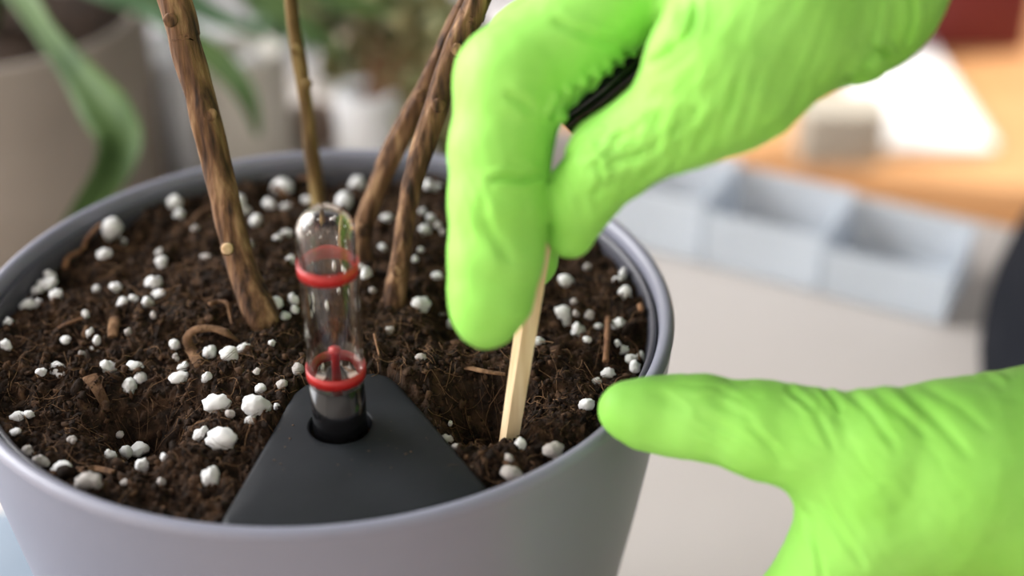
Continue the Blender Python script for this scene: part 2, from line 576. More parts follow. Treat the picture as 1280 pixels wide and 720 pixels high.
A = crumbs(15000, 0.00022, 0.0010, ICO1)
B = crumbs(700, 0.0006, 0.0019, ICO2, 2.6)
cr = link('soil_crumbs', mesh_np('soil_crumbs', np.concatenate([A[0], B[0]]), np.concatenate([A[1], B[1] + len(A[0])])), M['crumb'], soil)
cr['kind'] = 'stuff'


def fibres(n):
    x, y = scatter(n, 0.075)
    VV, FF = [], []
    off = 0
    for i in range(len(x)):
        L = random.uniform(0.0015, 0.0075) if random.random() < 0.85 else random.uniform(0.007, 0.014)
        a = random.random() * 6.283
        cur = random.uniform(-1.5, 1.5)
        m = 6
        pts = []
        px, py = x[i], y[i]
        for j in range(m):
            pts.append((px, py))
            px += L / m * math.cos(a); py += L / m * math.sin(a)
            a += cur / m + random.uniform(-.35, .35)
        pts = np.array(pts)
        rr = np.hypot(pts[:, 0], pts[:, 1]); pts *= np.minimum(1, 0.077 / rr)[:, None]
        tilt = random.uniform(-0.25, 0.35)
        z = soil_h(pts[:, 0], pts[:, 1], False) + 0.0009 + np.linspace(0, tilt * L, m)
        z = np.maximum(z, soil_h(pts[:, 0], pts[:, 1]) + 0.0001)
        rad = random.uniform(0.00004, 0.00011)
        v, f = tube_np(np.column_stack([pts, z]), np.full(m, rad) * np.linspace(1, .6, m), 4)
        VV.append(v); FF.append(f + off); off += len(v)
    return np.concatenate(VV), np.concatenate(FF)


fb = link('soil_fibres', mesh_np('soil_fibres', *fibres(4400)), M['fibre'], soil)
fb['kind'] = 'stuff'

# ------------------------------------------------------------------ perlite, granule by granule
PERL_ALL = [  # pixel x, y, width, height of each granule in the photograph
 (139,284,22,27),(130,316,20,13),(21,342,16,16),(34,338,13,13),(53,353,25,14),(71,369,17,18),(32,380,18,13),(46,378,12,10),(107,392,9,11),(192,352,20,20),(145,358,14,11),(153,377,13,14),(167,372,11,9),(185,377,12,18),(198,367,17,10),(192,393,8,10),(112,416,9,14),(121,424,9,12),(160,414,8,9),(202,327,15,15),(200,315,11,9),(152,302,13,12),(259,322,18,11),(216,249,17,15),(224,269,13,16),(345,212,28,23),(299,251,14,18),(308,262,13,10),(320,275,14,15),(337,254,17,14),(357,258,13,11),(385,251,15,13),(358,291,14,10),(312,305,9,10),(347,296,10,8),(19,358,14,12),(14,377,10,10),(7,371,9,9),(4,404,12,14),(8,430,15,11),(81,424,14,10),(219,430,14,15),(343,379,20,17),(367,373,13,16),(357,395,14,14),(369,386,10,10),(364,325,11,16),(121,361,10,11),(244,285,9,9),
 (135,457,22,18),(118,437,12,12),(103,443,9,14),(52,464,13,10),(73,461,27,14),(170,457,21,13),(177,471,17,18),(162,482,17,21),(220,446,9,10),(229,458,14,12),(223,471,23,11),(262,439,16,17),(287,443,23,21),(305,435,17,15),(258,470,12,13),(272,503,34,26),(287,516,12,12),(321,464,9,8),(325,485,16,14),(321,505,34,28),(312,526,16,13),(352,480,14,12),(346,507,9,10),(251,541,17,17),(276,546,36,27),(263,595,21,28),(150,543,10,10),(185,537,8,10),(138,567,14,14),(158,564,16,20),(175,560,22,16),(179,580,15,20),(206,571,10,11),(21,520,18,11),(37,517,13,10),(17,540,14,8),(33,564,16,13),(49,577,19,15),(77,584,24,19),(104,605,30,21),(157,602,13,9),(217,532,7,8),(202,601,11,12),(90,549,12,10),(373,460,14,15),(340,428,8,8),(79,424,9,8),
 (446,229,19,18),(429,252,22,26),(483,273,15,13),(535,229,11,14),(547,234,13,12),(539,272,11,10),(531,286,15,14),(528,264,9,8),(547,282,9,9),(554,289,8,9),(478,309,10,10),(547,344,14,8),(527,379,22,21),(457,343,15,25),(450,334,12,10),(466,362,8,8),(526,312,8,7),(519,323,8,9),(553,392,8,6),(563,404,8,14),(487,412,11,10),(526,446,14,10),(563,529,6,8),(594,524,14,7),(559,548,15,12),(571,558,14,11),(649,557,16,20),(637,572,11,13),(640,590,26,18),
 (708,350,20,17),(758,293,19,12),(798,341,11,26),(773,349,13,10),(781,366,16,22),(734,333,9,9),(703,390,20,17),(707,402,20,15),(723,412,18,24),(734,424,12,10),(748,407,11,9),(737,394,12,12),(773,404,16,18),(673,426,16,14),(772,429,9,12),(777,437,12,12),(783,436,11,9),(789,448,17,12),(794,457,13,17),(812,447,11,17),(760,466,17,15),(746,476,11,9),(720,391,9,9),(718,376,9,9),(733,504,19,18),(692,561,25,21),
 (465,252,10,9),(405,232,9,8),(440,300,10,11),(425,330,11,12),(405,380,10,12),(395,300,9,9),(412,350,8,10),(433,360,9,9)]
PERL = list({(a, b): (a, b, c, d) for a, b, c, d in PERL_ALL}.values())


def perlite_mesh(i):
    V = ICO3[0].copy()
    o = rng.random(3) * 40
    k = rng.integers(2, 5)
    cs = rng.normal(size=(k, 3)); cs /= np.linalg.norm(cs, axis=1)[:, None]
    cs *= rng.uniform(0.25, 0.5, (k, 1)); rs = rng.uniform(0.5, 0.72, k)
    rad = np.full(len(V), 0.55)
    for c, r in zip(cs, rs):
        b = V @ c
        disc = b * b - (c @ c - r * r)
        rad = np.maximum(rad, np.where(disc > 0, b + np.sqrt(np.maximum(disc, 0)), 0))
    rad = rad * (1 + 0.14 * vnoise(V * 2.3 + o, 31) + 0.11 * vnoise(V * 5 + o, 32) + 0.06 * vnoise(V * 10 + o, 33))
    V = V * rad[:, None]
    V -= (V.max(0) + V.min(0)) / 2
    V /= (V.max(0) - V.min(0)) / 2
    return mesh_np('perlite_granule', V, ICO3[1])


PM = [perlite_mesh(i) for i in range(14)]
PMD = []
for me in PM:
    c = me.copy(); c.materials.clear(); c.materials.append(M['perlite_dull']); PMD.append(c)
for me in PM:
    me.materials.append(M['perlite'])


ANCHORS = [
    (345, 212, 'the round ball at the back rim'), (139, 284, 'the upright lump by the twig'), (192, 352, 'the square block'),
    (135, 457, 'the bright lump in the left centre'), (287, 443, 'the angular cube'), (272, 503, 'the large lumpy granule'),
    (321, 505, 'the big granule at the cover'), (276, 546, 'the largest smooth granule'), (175, 560, 'the arched piece'),
    (104, 605, 'the dull granule on the lip'), (73, 461, 'the long piece at far left'), (527, 379, 'the pointed flake'),
    (457, 343, 'the tall flake at the tube'), (649, 557, 'the pebble at the stick foot'), (708, 350, 'the lone granule under the thumb'),
    (781, 366, 'the oval granule by the rim'), (723, 412, 'the tallest of the trio'), (90, 300, 'the bent rim twig'),
    (328, 400, 'the thick stem base'), (401, 262, 'the thin stem base'), (405, 340, 'the clear tube'), (450, 318, 'the left slanting stem base'),
    (494, 368, 'the right slanting stem base'), (610, 430, 'the index fingertip'), (758, 425, 'the straight brown twig'),
    (245, 412, 'the curled bark'), (142, 410, 'the ribbed bark chip'), (178, 530, 'the dark hollow'), (550, 540, 'the right edge of the black cover')]
WAYS = ['right of', 'front right of', 'in front of', 'front left of', 'left of', 'back left of', 'behind', 'back right of']
ORD = ['closest', 'second', 'third', 'fourth', 'fifth', 'sixth', 'seventh', 'eighth']


def way_labels():
    """name each small granule by the landmark nearest to it and the side it lies on"""
    where = {}
    for (u, v, pw, ph) in PERL:
        if (u, v) in SPECIAL: continue
        d, an, dx, dy = min((math.hypot(u - a, (v - b) * 1.7), n_, u - a, (v - b) * 1.7) for a, b, n_ in ANCHORS)
        k_ = int(round(math.atan2(dy, dx) / (math.pi / 4))) % 8
        where.setdefault((an, WAYS[k_]), []).append((d, u, v, pw, ph))
    out = {}
    for (an, wy), L_ in where.items():
        for n_, (d, u, v, pw, ph) in enumerate(sorted(L_)):
            shape = 'flat ' if pw > 1.35 * ph else 'upright ' if ph > 1.35 * pw else ''
            size = 'tiny ' if max(pw, ph) < 11 else 'small '
            o_ = '' if len(L_) == 1 else ORD[n_] + ' one '
            out[(u, v)] = (shape or size, o_ + wy + ' ' + an)
    return out


# granules big enough to be told apart get a label of their own
SPECIAL = {
 (345,212): 'round white perlite ball at the back rim between thick and thin stems',
 (139,284): 'upright white perlite lump beside the tip of the curved twig',
 (130,316): 'flat white perlite sliver just below the upright lump near the twig',
 (192,352): 'square white perlite block left of the thick stem by the soil mound',
 (135,457): 'rounded bright white perlite lump in the centre of the left soil',
 (287,443): 'bright angular white perlite cube near the curled bark strip',
 (262,439): 'egg-shaped white perlite granule under the curled bark strip',
 (305,435): 'white perlite granule touching the right side of the angular cube',
 (272,503): 'large lumpy white perlite granule left of the black cover, farther of the big ones',
 (321,505): 'large rounded perlite granule against the upper left edge of the black cover',
 (276,546): 'largest smooth white perlite granule, left of the middle of the black cover',
 (251,541): 'small white perlite granule touching the left of the largest smooth one',
 (263,595): 'tall knobbly white perlite granule nearest the bottom left corner of the black cover',
 (175,560): 'arched white perlite piece at the front edge of the dark hollow',
 (104,605): 'large dull perlite granule wedged on the front left lip',
 (77,584): 'bright angular perlite granule just inside the front left lip',
 (73,461): 'long lumpy white perlite piece lying flat at the far left soil',
 (527,379): 'bright pointed white perlite flake right of the slanting stem base',
 (457,343): 'tall white perlite flake at the right side of the clear tube',
 (649,557): 'bright white perlite pebble at the foot of the wooden stick',
 (640,590): 'wide soiled perlite piece on the front lip below the stick',
 (692,561): 'hollow grey white perlite shell touching the front lip on the right',
 (733,504): 'single white perlite cube left of the lower thumb tip',
 (708,350): 'lone white perlite granule just below the upper thumb tip',
 (798,341): 'tall narrow white perlite granule against the right rim wall',
 (781,366): 'white oval perlite granule beside the tall narrow one at right',
 (723,412): 'tallest white perlite granule of the trio right of the stick',
 (703,390): 'upper white perlite granule of the trio right of the stick',
 (773,404): 'white perlite granule at the top of the brown upright twig',
 (673,426): 'white oval perlite granule close to the right side of the stick',
 (429,252): 'blurred pale perlite lump behind the top of the clear tube',
}
WL = way_labels()
for i, (u, v, pw, ph) in enumerate(PERL):
    p = on(u, v + ph * 0.25, SZ)
    for _ in range(3):
        z = float(soil_h(p[0], p[1], False)[0])
        p = on(u, v + ph * 0.15, z + 0.0009)
    d = depth_of(p)
    a = pw * d / F / 2; hgt = ph * d / F / 2
    r = math.hypot(p[0], p[1])
    lim = 0.0785 - a
    if r > lim:
        p = p * np.array([lim / r, lim / r, 1])
    dull = (u, v) in ((104,605),(640,590),(692,561),(637,572),(49,577),(33,564),(90,549),(157,602),(202,601),(487,412),(526,446),(594,524),(559,548),(571,558),(737,394),(734,333),(718,376),(520,323),(352,480),(373,460),(259,322),(287,516),(150,543)) or (pw < 10 and i % 3 == 0)
    o = bpy.data.objects.new('perlite_granule', (PMD if dull else PM)[i % 14])
    COL.objects.link(o)
    o.rotation_euler = (random.uniform(-.25, .25), random.uniform(-.25, .25), random.choice((0, math.pi)) + random.uniform(-.4, .4))
    o.scale = (a * 1.12, (a + hgt) / 2 * 1.08, max(hgt * 1.10, 0.6 * a))
    o.location = (p[0], p[1], p[2] + 0.15 * hgt)
    if (u, v) in SPECIAL:
        tag(o, SPECIAL[(u, v)], 'perlite', 'perlite granules on the soil')
    else:
        sh_, wh_ = WL[(u, v)]
        tag(o, sh_ + ('soiled' if dull else 'white') + ' perlite granule, ' + wh_, 'perlite', 'perlite granules on the soil')


# ------------------------------------------------------------------ bark, twigs and roots lying on the soil
def soil_path(px, lift, n=18, lifts=None):
    P = []
    for j, (u, v) in enumerate(px):
        p = on(u, v, SZ)
        L = lifts[j] if lifts else lift
        for _ in range(3):
            p = on(u, v, float(soil_h(p[0], p[1], False)[0]) + L)
        r = math.hypot(p[0], p[1])
        if r > 0.0775: p = p * np.array([0.0775 / r, 0.0775 / r, 1])
        P.append(p)
    return catmull(P, n)


def twig(name, px, wpx, m, label, cat, lift=0.001, flat=None, taper=True, lifts=None, n=22):
    P = soil_path(px, lift, n, lifts)
    d = depth_of(P[len(P) // 2])
    r = wpx * d / F / 2
    R_ = r * (1 + 0.18 * vnoise(P / 0.004, 41))
    if taper: R_ = R_ * np.linspace(1.0, 0.55, n)
    o = link(name, mesh_np(name, *tube_np(P, R_, 10, flat)), m)
    tag(o, label, cat)
    return o


twig('twig', [(56, 336), (68, 318), (80, 306), (98, 294), (124, 279)], 9, M['twig'], 'bent reddish brown twig leaning on the left rim', 'twig', lifts=[0, .001, .002, .003, .004])
twig('bark_strip', [(250, 458), (241, 440), (234, 423), (245, 412), (268, 411), (285, 417), (297, 426)], 14, M['bark_chip'], 'curled arch of tan bark left of the thick stem base', 'bark', flat=0.35, lifts=[0, .001, .002, .003, .003, .002, .0008], taper=False)
twig('bark_chip', [(144, 397), (142, 408), (141, 421)], 13, M['bark_chip'], 'ribbed upright brown bark chip in the left soil', 'bark', flat=0.4, taper=False, lift=0.0015)
twig('twig', [(73, 411), (86, 404), (103, 398)], 6, M['twig'], 'short orange brown twig at the far left of the soil', 'twig', lift=0.0012)
twig('root', [(262, 380), (273, 377), (284, 379), (287, 392), (290, 406)], 6, M['bark_chip'], 'hooked tan root on the mound left of the thick stem', 'root', lift=0.0018)
twig('twig', [(760, 398), (759, 425), (757, 452)], 8, M['twig'], 'straight reddish brown twig standing right of the stick', 'twig', lift=0.0015, taper=False)
twig('twig', [(818, 381), (823, 388)], 8, M['twig'], 'short orange twig stub at the right rim wall', 'twig', lift=0.002, taper=False, n=8)
twig('bark_chip', [(583, 459), (605, 464), (632, 468)], 12, M['bark_chip'], 'dark flat bark chip left of the stick below the index fingertip', 'bark', flat=0.4, lift=0.0012)
twig('bark_chip', [(112, 470), (124, 490), (136, 515)], 18, M['bark_chip'], 'dark leaf-shaped bark flake beside the hollow on the left', 'bark', flat=0.2, lift=0.0012)
twig('root', [(781, 421), (795, 432), (800, 450)], 2.5, M['fibre'], 'thin looping root thread by the right rim granules', 'root', lift=0.002, taper=False)
twig('root', [(766, 488), (772, 474), (786, 470)], 3, M['fibre'], 'thin pale root thread just above the lower thumb', 'root', lift=0.002, taper=False)
twig('root', [(468, 418), (471, 432), (474, 444)], 4, M['twig'], 'small rust brown root right of the clear tube', 'root', lift=0.0015)
twig('bark_chip', [(372, 215), (392, 216), (408, 222)], 9, M['twig'], 'orange brown bark piece at the back rim by the thin stem', 'bark', flat=0.5, lift=0.0015)
twig('bark_chip', [(345, 232), (358, 245)], 12, M['bark_chip'], 'dark bark piece below the round perlite ball at the back', 'bark', flat=0.5, lift=0.002)
twig('bark_chip', [(300, 250), (255, 262), (238, 280)], 9, M['bark_chip'], 'brown bark piece on the soil behind the thick stem', 'bark', flat=0.5, lift=0.0015)
twig('bark_chip', [(98, 588), (120, 586), (142, 590)], 15, M['bark_chip'], 'broad brown bark piece at the front left lip', 'bark', flat=0.4, lift=0.001)


# ------------------------------------------------------------------ plant stems
shrub = thing('woody_shrub', on(400, 320, SZ), 'leafless lower part of a shrub, four brown woody stems rising from the soil', 'shrub')


def stem(pts, m, label, ext, knots, nick=0):
    """pts: (u, v, depth, width px)"""
    P = [at(u, v, d) for u, v, d, w_ in pts]
    R_ = [w_ * d / F / 2 for u, v, d, w_ in pts]
    dirv = (P[0] - P[1]) / np.linalg.norm(P[0] - P[1])
    P = [P[0] + dirv * ext] + P + [P[-1] + np.array([0.0005, 0, -0.012])]
    R_ = [R_[0] * 0.95] + R_ + [R_[-1] * 1.15]
    n = 150
    C_ = catmull(P, n)
    rad = catmull(np.array(R_)[:, None] * np.ones((1, 3)), n)[:, 0]
    s = np.concatenate([[0], np.cumsum(np.linalg.norm(np.diff(C_, axis=0), axis=1))])
    C_ = C_ + 0.00035 * np.stack([vnoise(np.stack([s / 0.012, 0 * s + 3.3 + q_, 0 * s + nick], 1), 51) for q_ in range(3)], 1)
    rad = rad * (1 + 0.05 * vnoise(np.stack([s / 0.008, 0 * s, 0 * s + nick], 1), 52))
    V, f = tube_np(C_, rad, 28)
    # ridged bark along the length
    ang = np.tile(np.arange(28) / 28 * 2 * np.pi, len(C_) + 2)
    ss = np.repeat(np.concatenate([[0], s, [s[-1]]]), 28)
    cen = np.repeat(np.concatenate([C_[:1], C_, C_[-1:]]), 28, axis=0)
    rr = V - cen
    dn = vnoise(np.stack([np.cos(ang) * 3.2, np.sin(ang) * 3.2, ss / 0.012 + nick], 1), 53) * 0.09 + vnoise(np.stack([np.cos(ang) * 7, np.sin(ang) * 7, ss / 0.006], 1), 54) * 0.05
    V = cen + rr * (1 + dn)[:, None]
    t = link('stem', mesh_np('stem', V, f), m, shrub)
    t['label'] = label
    for (u, v, d, rpx, kind) in knots:
        c = at(u, v, d)
        r = rpx * d / F
        Vk = ICO3[0] * r
        Vk = Vk * (1 + 0.10 * vnoise(ICO3[0] * 3 + u, 55))[:, None]
        view = (CAM - c) / np.linalg.norm(CAM - c)
        Vk = Vk - (0.55 if kind == 'scar' else 0.72) * (Vk @ view)[:, None] * view[None]
        link('cut_scar' if kind == 'scar' else 'bud_knot', mesh_np('knot', Vk + c, ICO3[1]), M['knot'] if kind == 'scar' else m, t)
        if kind == 'scar':
            Vs = ICO2[0] * r * 0.86
            Vs = Vs - 0.7 * (Vs @ view)[:, None] * view[None]
            link('cut_face', mesh_np('cut_face', Vs + c + view * r * 0.30, ICO2[1]), M['scar'], t)['label'] = 'pale cut face of a pruned side shoot'


stem([(215, -10, .325, 40), (229, 45, .329, 39), (247, 105, .334, 37), (257, 145, .337, 39), (269, 195, .341, 37), (284, 260, .345, 37), (300, 325, .349, 37), (314, 370, .350, 38), (328, 404, .3515, 42)],
     M['stem'], 'thickest brown woody stem leaning left, rising from the pot centre', 0.10,
     [(284, 311, .340, 9, 'scar'), (262, 143, .3335, 9, 'knot'), (213, 25, .323, 9, 'knot')], 1)
stem([(362, -10, .372, 16), (369, 45, .377, 17), (374, 75, .380, 19), (382, 130, .385, 17), (391, 190, .391, 18), (398, 240, .396, 20), (401, 268, .398, 20)],
     M['stem_green'], 'thinnest upright stem, standing behind the clear tube', 0.10,
     [(370, 63, .374, 7, 'knot'), (383, 105, .379, 7, 'knot')], 2)
stem([(592, -25, .348, 18), (575, 12, .352, 20), (556, 55, .356, 21), (538, 95, .360, 24), (517, 140, .364, 25), (494, 187, .368, 27), (470, 240, .372, 25), (453, 285, .376, 25), (450, 318, .378, 26)],
     M['stem'], 'slanting brown stem, left one of the close pair behind the glove', 0.09,
     [(527, 120, .357, 8, 'knot'), (452, 288, .372, 9, 'knot')], 3)
stem([(606, -25, .335, 32), (589, 18, .339, 32), (573, 55, .342, 31), (556, 95, .345, 28), (545, 135, .348, 30), (530, 180, .351, 29), (515, 230, .354, 27), (507, 275, .356, 24), (500, 325, .358, 25), (494, 372, .3595, 30)],
     M['stem'], 'slanting brown stem with a round bud scar, right one of the close pair', 0.09,
     [(548, 132, .3425, 9, 'knot'), (572, 62, .3375, 8, 'knot'), (497, 340, .354, 7, 'knot')], 4)

# ------------------------------------------------------------------ water level indicator with its black cover
hc = on(425, 526, CZ + 0.0015)
ind = thing('water_level_indicator', (hc[0], hc[1], CZ), 'black triangular filler cover with clear tube water gauge and red marks', 'water gauge')
NA = 240
ang = np.linspace(0, 2 * np.pi, NA, endpoint=False)
poly = np.array(COVER)


def ray_poly(c, a):
    dx, dy = math.cos(a), math.sin(a)
    best = 1e9
    for i in range(len(poly)):
        p, q_ = poly[i], poly[(i + 1) % len(poly)]
        e = q_ - p
        den = dx * e[1] - dy * e[0]
        if abs(den) < 1e-12: continue
        t = ((p[0] - c[0]) * e[1] - (p[1] - c[1]) * e[0]) / den
        s = ((p[0] - c[0]) * dy - (p[1] - c[1]) * dx) / den
        if t > 0 and -1e-6 <= s <= 1 + 1e-6: best = min(best, t)
    return best


rp = np.array([ray_poly(hc, a) for a in ang])
for _ in range(1):
    rp = 0.25 * np.roll(rp, 1) + 0.5 * rp + 0.25 * np.roll(rp, -1)
hr = 0.0067
rings = []
for (mode, off, z) in (('o', 0.0, -0.007), ('o', 0.0, -0.0016), ('o', 0.0004, -0.0007), ('o', 0.0011, -0.0002), ('o', 0.0022, 0.0), ('m', 0.6, 0.0002), ('m', 0.3, 0.0004), ('m', 0.08, 0.0005), ('h', 0.0004, 0.0005), ('h', 0.0, 0.0001), ('h', 0.0, -0.005)):
    r = rp - off if mode == 'o' else hr + (rp - hr) * off if mode == 'm' else np.full(NA, hr + off)
    rings.append(np.stack([hc[0] + r * np.cos(ang), hc[1] + r * np.sin(ang), np.full(NA, CZ + z)], 1))
V = np.concatenate(rings)
idx = np.arange(len(V)).reshape(len(rings), NA); nx = np.roll(idx, -1, axis=1)
link('cover_plate', mesh_np('cover_plate', V, np.stack([idx[:-1], nx[:-1], nx[1:], idx[1:]], -1).reshape(-1, 4)), M['black_plastic'], ind)
TR, TT, TB = 0.0060, 0.0545, -0.003   # tube radius, top and bottom above the plate
cz = CZ
dome = [(TR * math.cos(a), TT - TR + TR * math.sin(a)) for a in np.linspace(0, math.pi / 2, 14)]
innr = TR - 0.0007
idome = [(innr * math.cos(a), TT - TR + innr * math.sin(a)) for a in np.linspace(math.pi / 2, 0, 14)]
tp = [(innr, 0.0125), (TR, 0.0125), (TR, 0.02)] + dome + idome + [(innr, 0.02), (innr, 0.0125)]
link('gauge_tube', mesh_np('gauge_tube', *lathe(tp, 64, (hc[0], hc[1], cz))), M['tube'], ind)['label'] = 'clear domed plastic tube'
pl = [(0.0, -0.005), (TR - 0.0001, -0.005), (TR - 0.0001, 0.0123), (TR - 0.0018, 0.0123), (TR - 0.002, 0.004), (0.0, 0.004)]
link('tube_socket', mesh_np('tube_socket', *lathe(pl, 64, (hc[0], hc[1], cz))), M['plug'], ind)


def band(z0, z1, r):
    return lathe([(r, z0), (r + 0.0003, z0), (r + 0.0003, z1), (r, z1), (r, z0)], 64, (hc[0], hc[1], cz))


for z0, z1 in ((0.0138, 0.0163), (0.0393, 0.0420)):
    V, f = band(z0, z1, TR + 0.00005)
    # lower edge thinner at the camera's right, like the printed mark
    link('marker_ring', mesh_np('marker_ring', V, f), M['red'], ind)['label'] = 'red level mark around the tube'
V, f = lathe([(0, 0.004), (0.0009, 0.004), (0.0009, 0.0195), (0.0013, 0.0199), (0.0013, 0.0206), (0, 0.021)], 20, (hc[0], hc[1], cz))
link('float_rod', mesh_np('float_rod', V, f), M['red'], ind)['label'] = 'red float rod inside the tube'

specks_v, specks_f = [], []
for i in range(46):
    u, v = random.gauss(430, 55), random.gauss(556, 16)
    c = on(u, v, CZ + 0.0004)
    if not point_in_poly(np.array([c[0]]), np.array([c[1]]), COVER)[0] or math.hypot(c[0] - hc[0], c[1] - hc[1]) < 0.0075: continue
    specks_f.append(ICO1[1] + len(specks_v) * len(ICO1[0]))
    specks_v.append(c + ICO1[0] * np.array([random.uniform(.5, 1.6), random.uniform(.5, 1), .4]) * random.uniform(.00012, .0003))
sp = link('soil_specks', mesh_np('soil_specks', np.concatenate(specks_v), np.concatenate(specks_f)), M['dust'], ind)
sp['kind'] = 'stuff'

# ------------------------------------------------------------------ wooden stick
sb = on(636, 551, SZ - 0.002)
s1 = at(667, 350, 0.2985)
dv = s1 - sb; L = np.linalg.norm(dv); dv /= L
st = thing('wooden_stick', sb, 'pale split wooden stick pushed into the soil by the gloved hand', 'stick')
ax = np.cross(dv, FWD); ax /= np.linalg.norm(ax)
ay = np.cross(ax, dv)
ca, sa = math.cos(-0.55), math.sin(-0.55)
ex, ey = ax * ca + ay * sa, -ax * sa + ay * ca
n = 40
V = []
sec = [(-1, -1), (-.2, -1.03), (1, -1), (1.02, .1), (1, 1), (-1, 1)]
S_ = np.linspace(-0.010, L + 0.020, n)
for j, s in enumerate(S_):
    k_ = 0.86 + 0.22 * (j / n)
    c = sb + dv * s 
    wv = 0.012 * vnoise(np.array([[s / 0.01, 0, 0]]), 61)[0]
    for a, b in sec:
        V.append(c + ex * a * 0.0019 * (k_ + wv) + ey * b * 0.0015 * k_)
V = np.array(V); m_ = len(sec)
idx = np.arange(n * m_).reshape(n, m_); nx = np.roll(idx, -1, axis=1)
f = [tuple(x) for x in np.stack([idx[:-1], nx[:-1], nx[1:], idx[1:]], -1).reshape(-1, 4)] + [tuple(idx[0][::-1]), tuple(idx[-1])]
me = bpy.data.meshes.new('stick_wood'); me.from_pydata([tuple(v) for v in V], [], f); me.update()
link('stick_wood', me, M['wood'], st)


# ------------------------------------------------------------------ gloved hands: smooth-blended tapered limbs, polygonised once
def smin(a, b, k):
    h = np.clip(0.5 + 0.5 * (b - a) / k, 0, 1)
    return b + (a - b) * h - k * h * (1 - h)


def hand_sdf(spec, pinch):
    chains = []
    for kind, k, nodes_ in spec:
        pts = [(at(u, v, d).astype(np.float32), np.float32(r * d / F)) for u, v, d, r in nodes_]
        chains.append((kind, k, pts))

    def f(p):
        groups = {}
        for kind, k, pts in chains:
            dch = None
            for (a, ra), (b, rb) in zip(pts[:-1], pts[1:]):
                ab = b - a
                t = np.clip(((p - a) @ ab) / (ab @ ab), 0, 1)
                d = np.sqrt((((p - a) - t[:, None] * ab) ** 2).sum(1)) - (ra + t * (rb - ra))
                dch = d if dch is None else smin(dch, d, np.float32(0.0025))
            g_ = 'thumb' if kind in ('thumb', 'thenar') else 'rest'
            groups[g_] = dch if g_ not in groups else smin(groups[g_], dch, np.float32(k))
        # thumb and fingers only melt together in the palm, not where they pinch
        s_ = np.clip((np.sqrt(((p - pinch) ** 2).sum(1)) - 0.030) / 0.016, 0, 1)
        kk = (0.0003 + (0.008 - 0.0003) * s_ * s_ * (3 - 2 * s_)).astype(np.float32)
        return smin(groups['rest'], groups['thumb'], kk)
    lo = np.min([p - r for c in chains for p, r in c[2]], axis=0) - 0.004
    hi = np.max([p + r for c in chains for p, r in c[2]], axis=0) + 0.004
    return f, lo, hi


def surface_nets(f, lo, hi, h, blk=16):
    N = np.ceil((hi - lo) / h).astype(int) + 1
    N = ((N + blk - 1) // blk) * blk
    G = np.empty(N, np.float32)
    r = np.arange(blk, dtype=np.float32) * h
    loc = np.stack(np.meshgrid(r, r, r, indexing='ij'), -1).reshape(-1, 3)
    nb = N // blk
    bi = np.stack(np.meshgrid(*[np.arange(k) for k in nb], indexing='ij'), -1).reshape(-1, 3)
    cent = (lo + (bi * blk + blk / 2) * h).astype(np.float32)
    dc = f(cent)
    rad = blk * h * 0.9
    for (i, j, k), d in zip(bi, dc):
        s = np.s_[i * blk:(i + 1) * blk, j * blk:(j + 1) * blk, k * blk:(k + 1) * blk]
        if abs(d) > rad * 1.25:
            G[s] = d
        else:
            o = (lo + np.array([i, j, k]) * blk * h).astype(np.float32)
            G[s] = f(loc + o).reshape(blk, blk, blk)
    ins_ = G < 0
    c = np.zeros(tuple(N - 1), np.int8)
    for dx in (0, 1):
        for dy in (0, 1):
            for dz in (0, 1):
                c += ins_[dx:N[0] - 1 + dx, dy:N[1] - 1 + dy, dz:N[2] - 1 + dz]
    act = (c > 0) & (c < 8)
    I = np.argwhere(act)
    ids_ = -np.ones(act.shape, np.int64)
    ids_[act] = np.arange(len(I))
    acc = np.zeros((len(I), 3)); cnt = np.zeros(len(I))
    cor = [(x, y, z) for x in (0, 1) for y in (0, 1) for z in (0, 1)]
    for a in cor:
        for axis in range(3):
            if a[axis]: continue
            b = list(a); b[axis] = 1
            va = G[I[:, 0] + a[0], I[:, 1] + a[1], I[:, 2] + a[2]]
            vb = G[I[:, 0] + b[0], I[:, 1] + b[1], I[:, 2] + b[2]]
            m = (va < 0) != (vb < 0)
            t = va[m] / (va[m] - vb[m])
            pos = np.tile(np.array(a, float), (m.sum(), 1)); pos[:, axis] += t
            acc[m] += pos; cnt[m] += 1
    V_ = lo + (I + acc / cnt[:, None]) * h
    quads = []
    for axis in range(3):
        sl0 = [slice(None)] * 3; sl1 = [slice(None)] * 3
        sl0[axis] = slice(0, -1); sl1[axis] = slice(1, None)
        ch = ins_[tuple(sl0)] != ins_[tuple(sl1)]
        E_ = np.argwhere(ch)
        u_, v_ = [(1, 2), (2, 0), (0, 1)][axis]
        E_ = E_[(E_[:, u_] > 0) & (E_[:, v_] > 0) & (E_[:, u_] < N[u_] - 1) & (E_[:, v_] < N[v_] - 1)]
        q_ = []
        for du, dv_ in ((1, 1), (0, 1), (0, 0), (1, 0)):
            c_ = E_.copy(); c_[:, u_] -= du; c_[:, v_] -= dv_
            q_.append(ids_[c_[:, 0], c_[:, 1], c_[:, 2]])
        q_ = np.stack(q_, 1)
        flip = ~ins_[E_[:, 0], E_[:, 1], E_[:, 2]]
        q_[flip] = q_[flip][:, ::-1]
        quads.append(q_)
    q_ = np.concatenate(quads)
    return V_, q_[(q_ >= 0).all(1)]


def vert_normals(V_, q_):
    fn = np.cross(V_[q_[:, 2]] - V_[q_[:, 0]], V_[q_[:, 3]] - V_[q_[:, 1]])
    nn = np.zeros_like(V_)
    for k_ in range(4):
        for a in range(3):
            nn[:, a] += np.bincount(q_[:, k_], fn[:, a], len(V_))
    return nn / (np.linalg.norm(nn, axis=1)[:, None] + 1e-12)


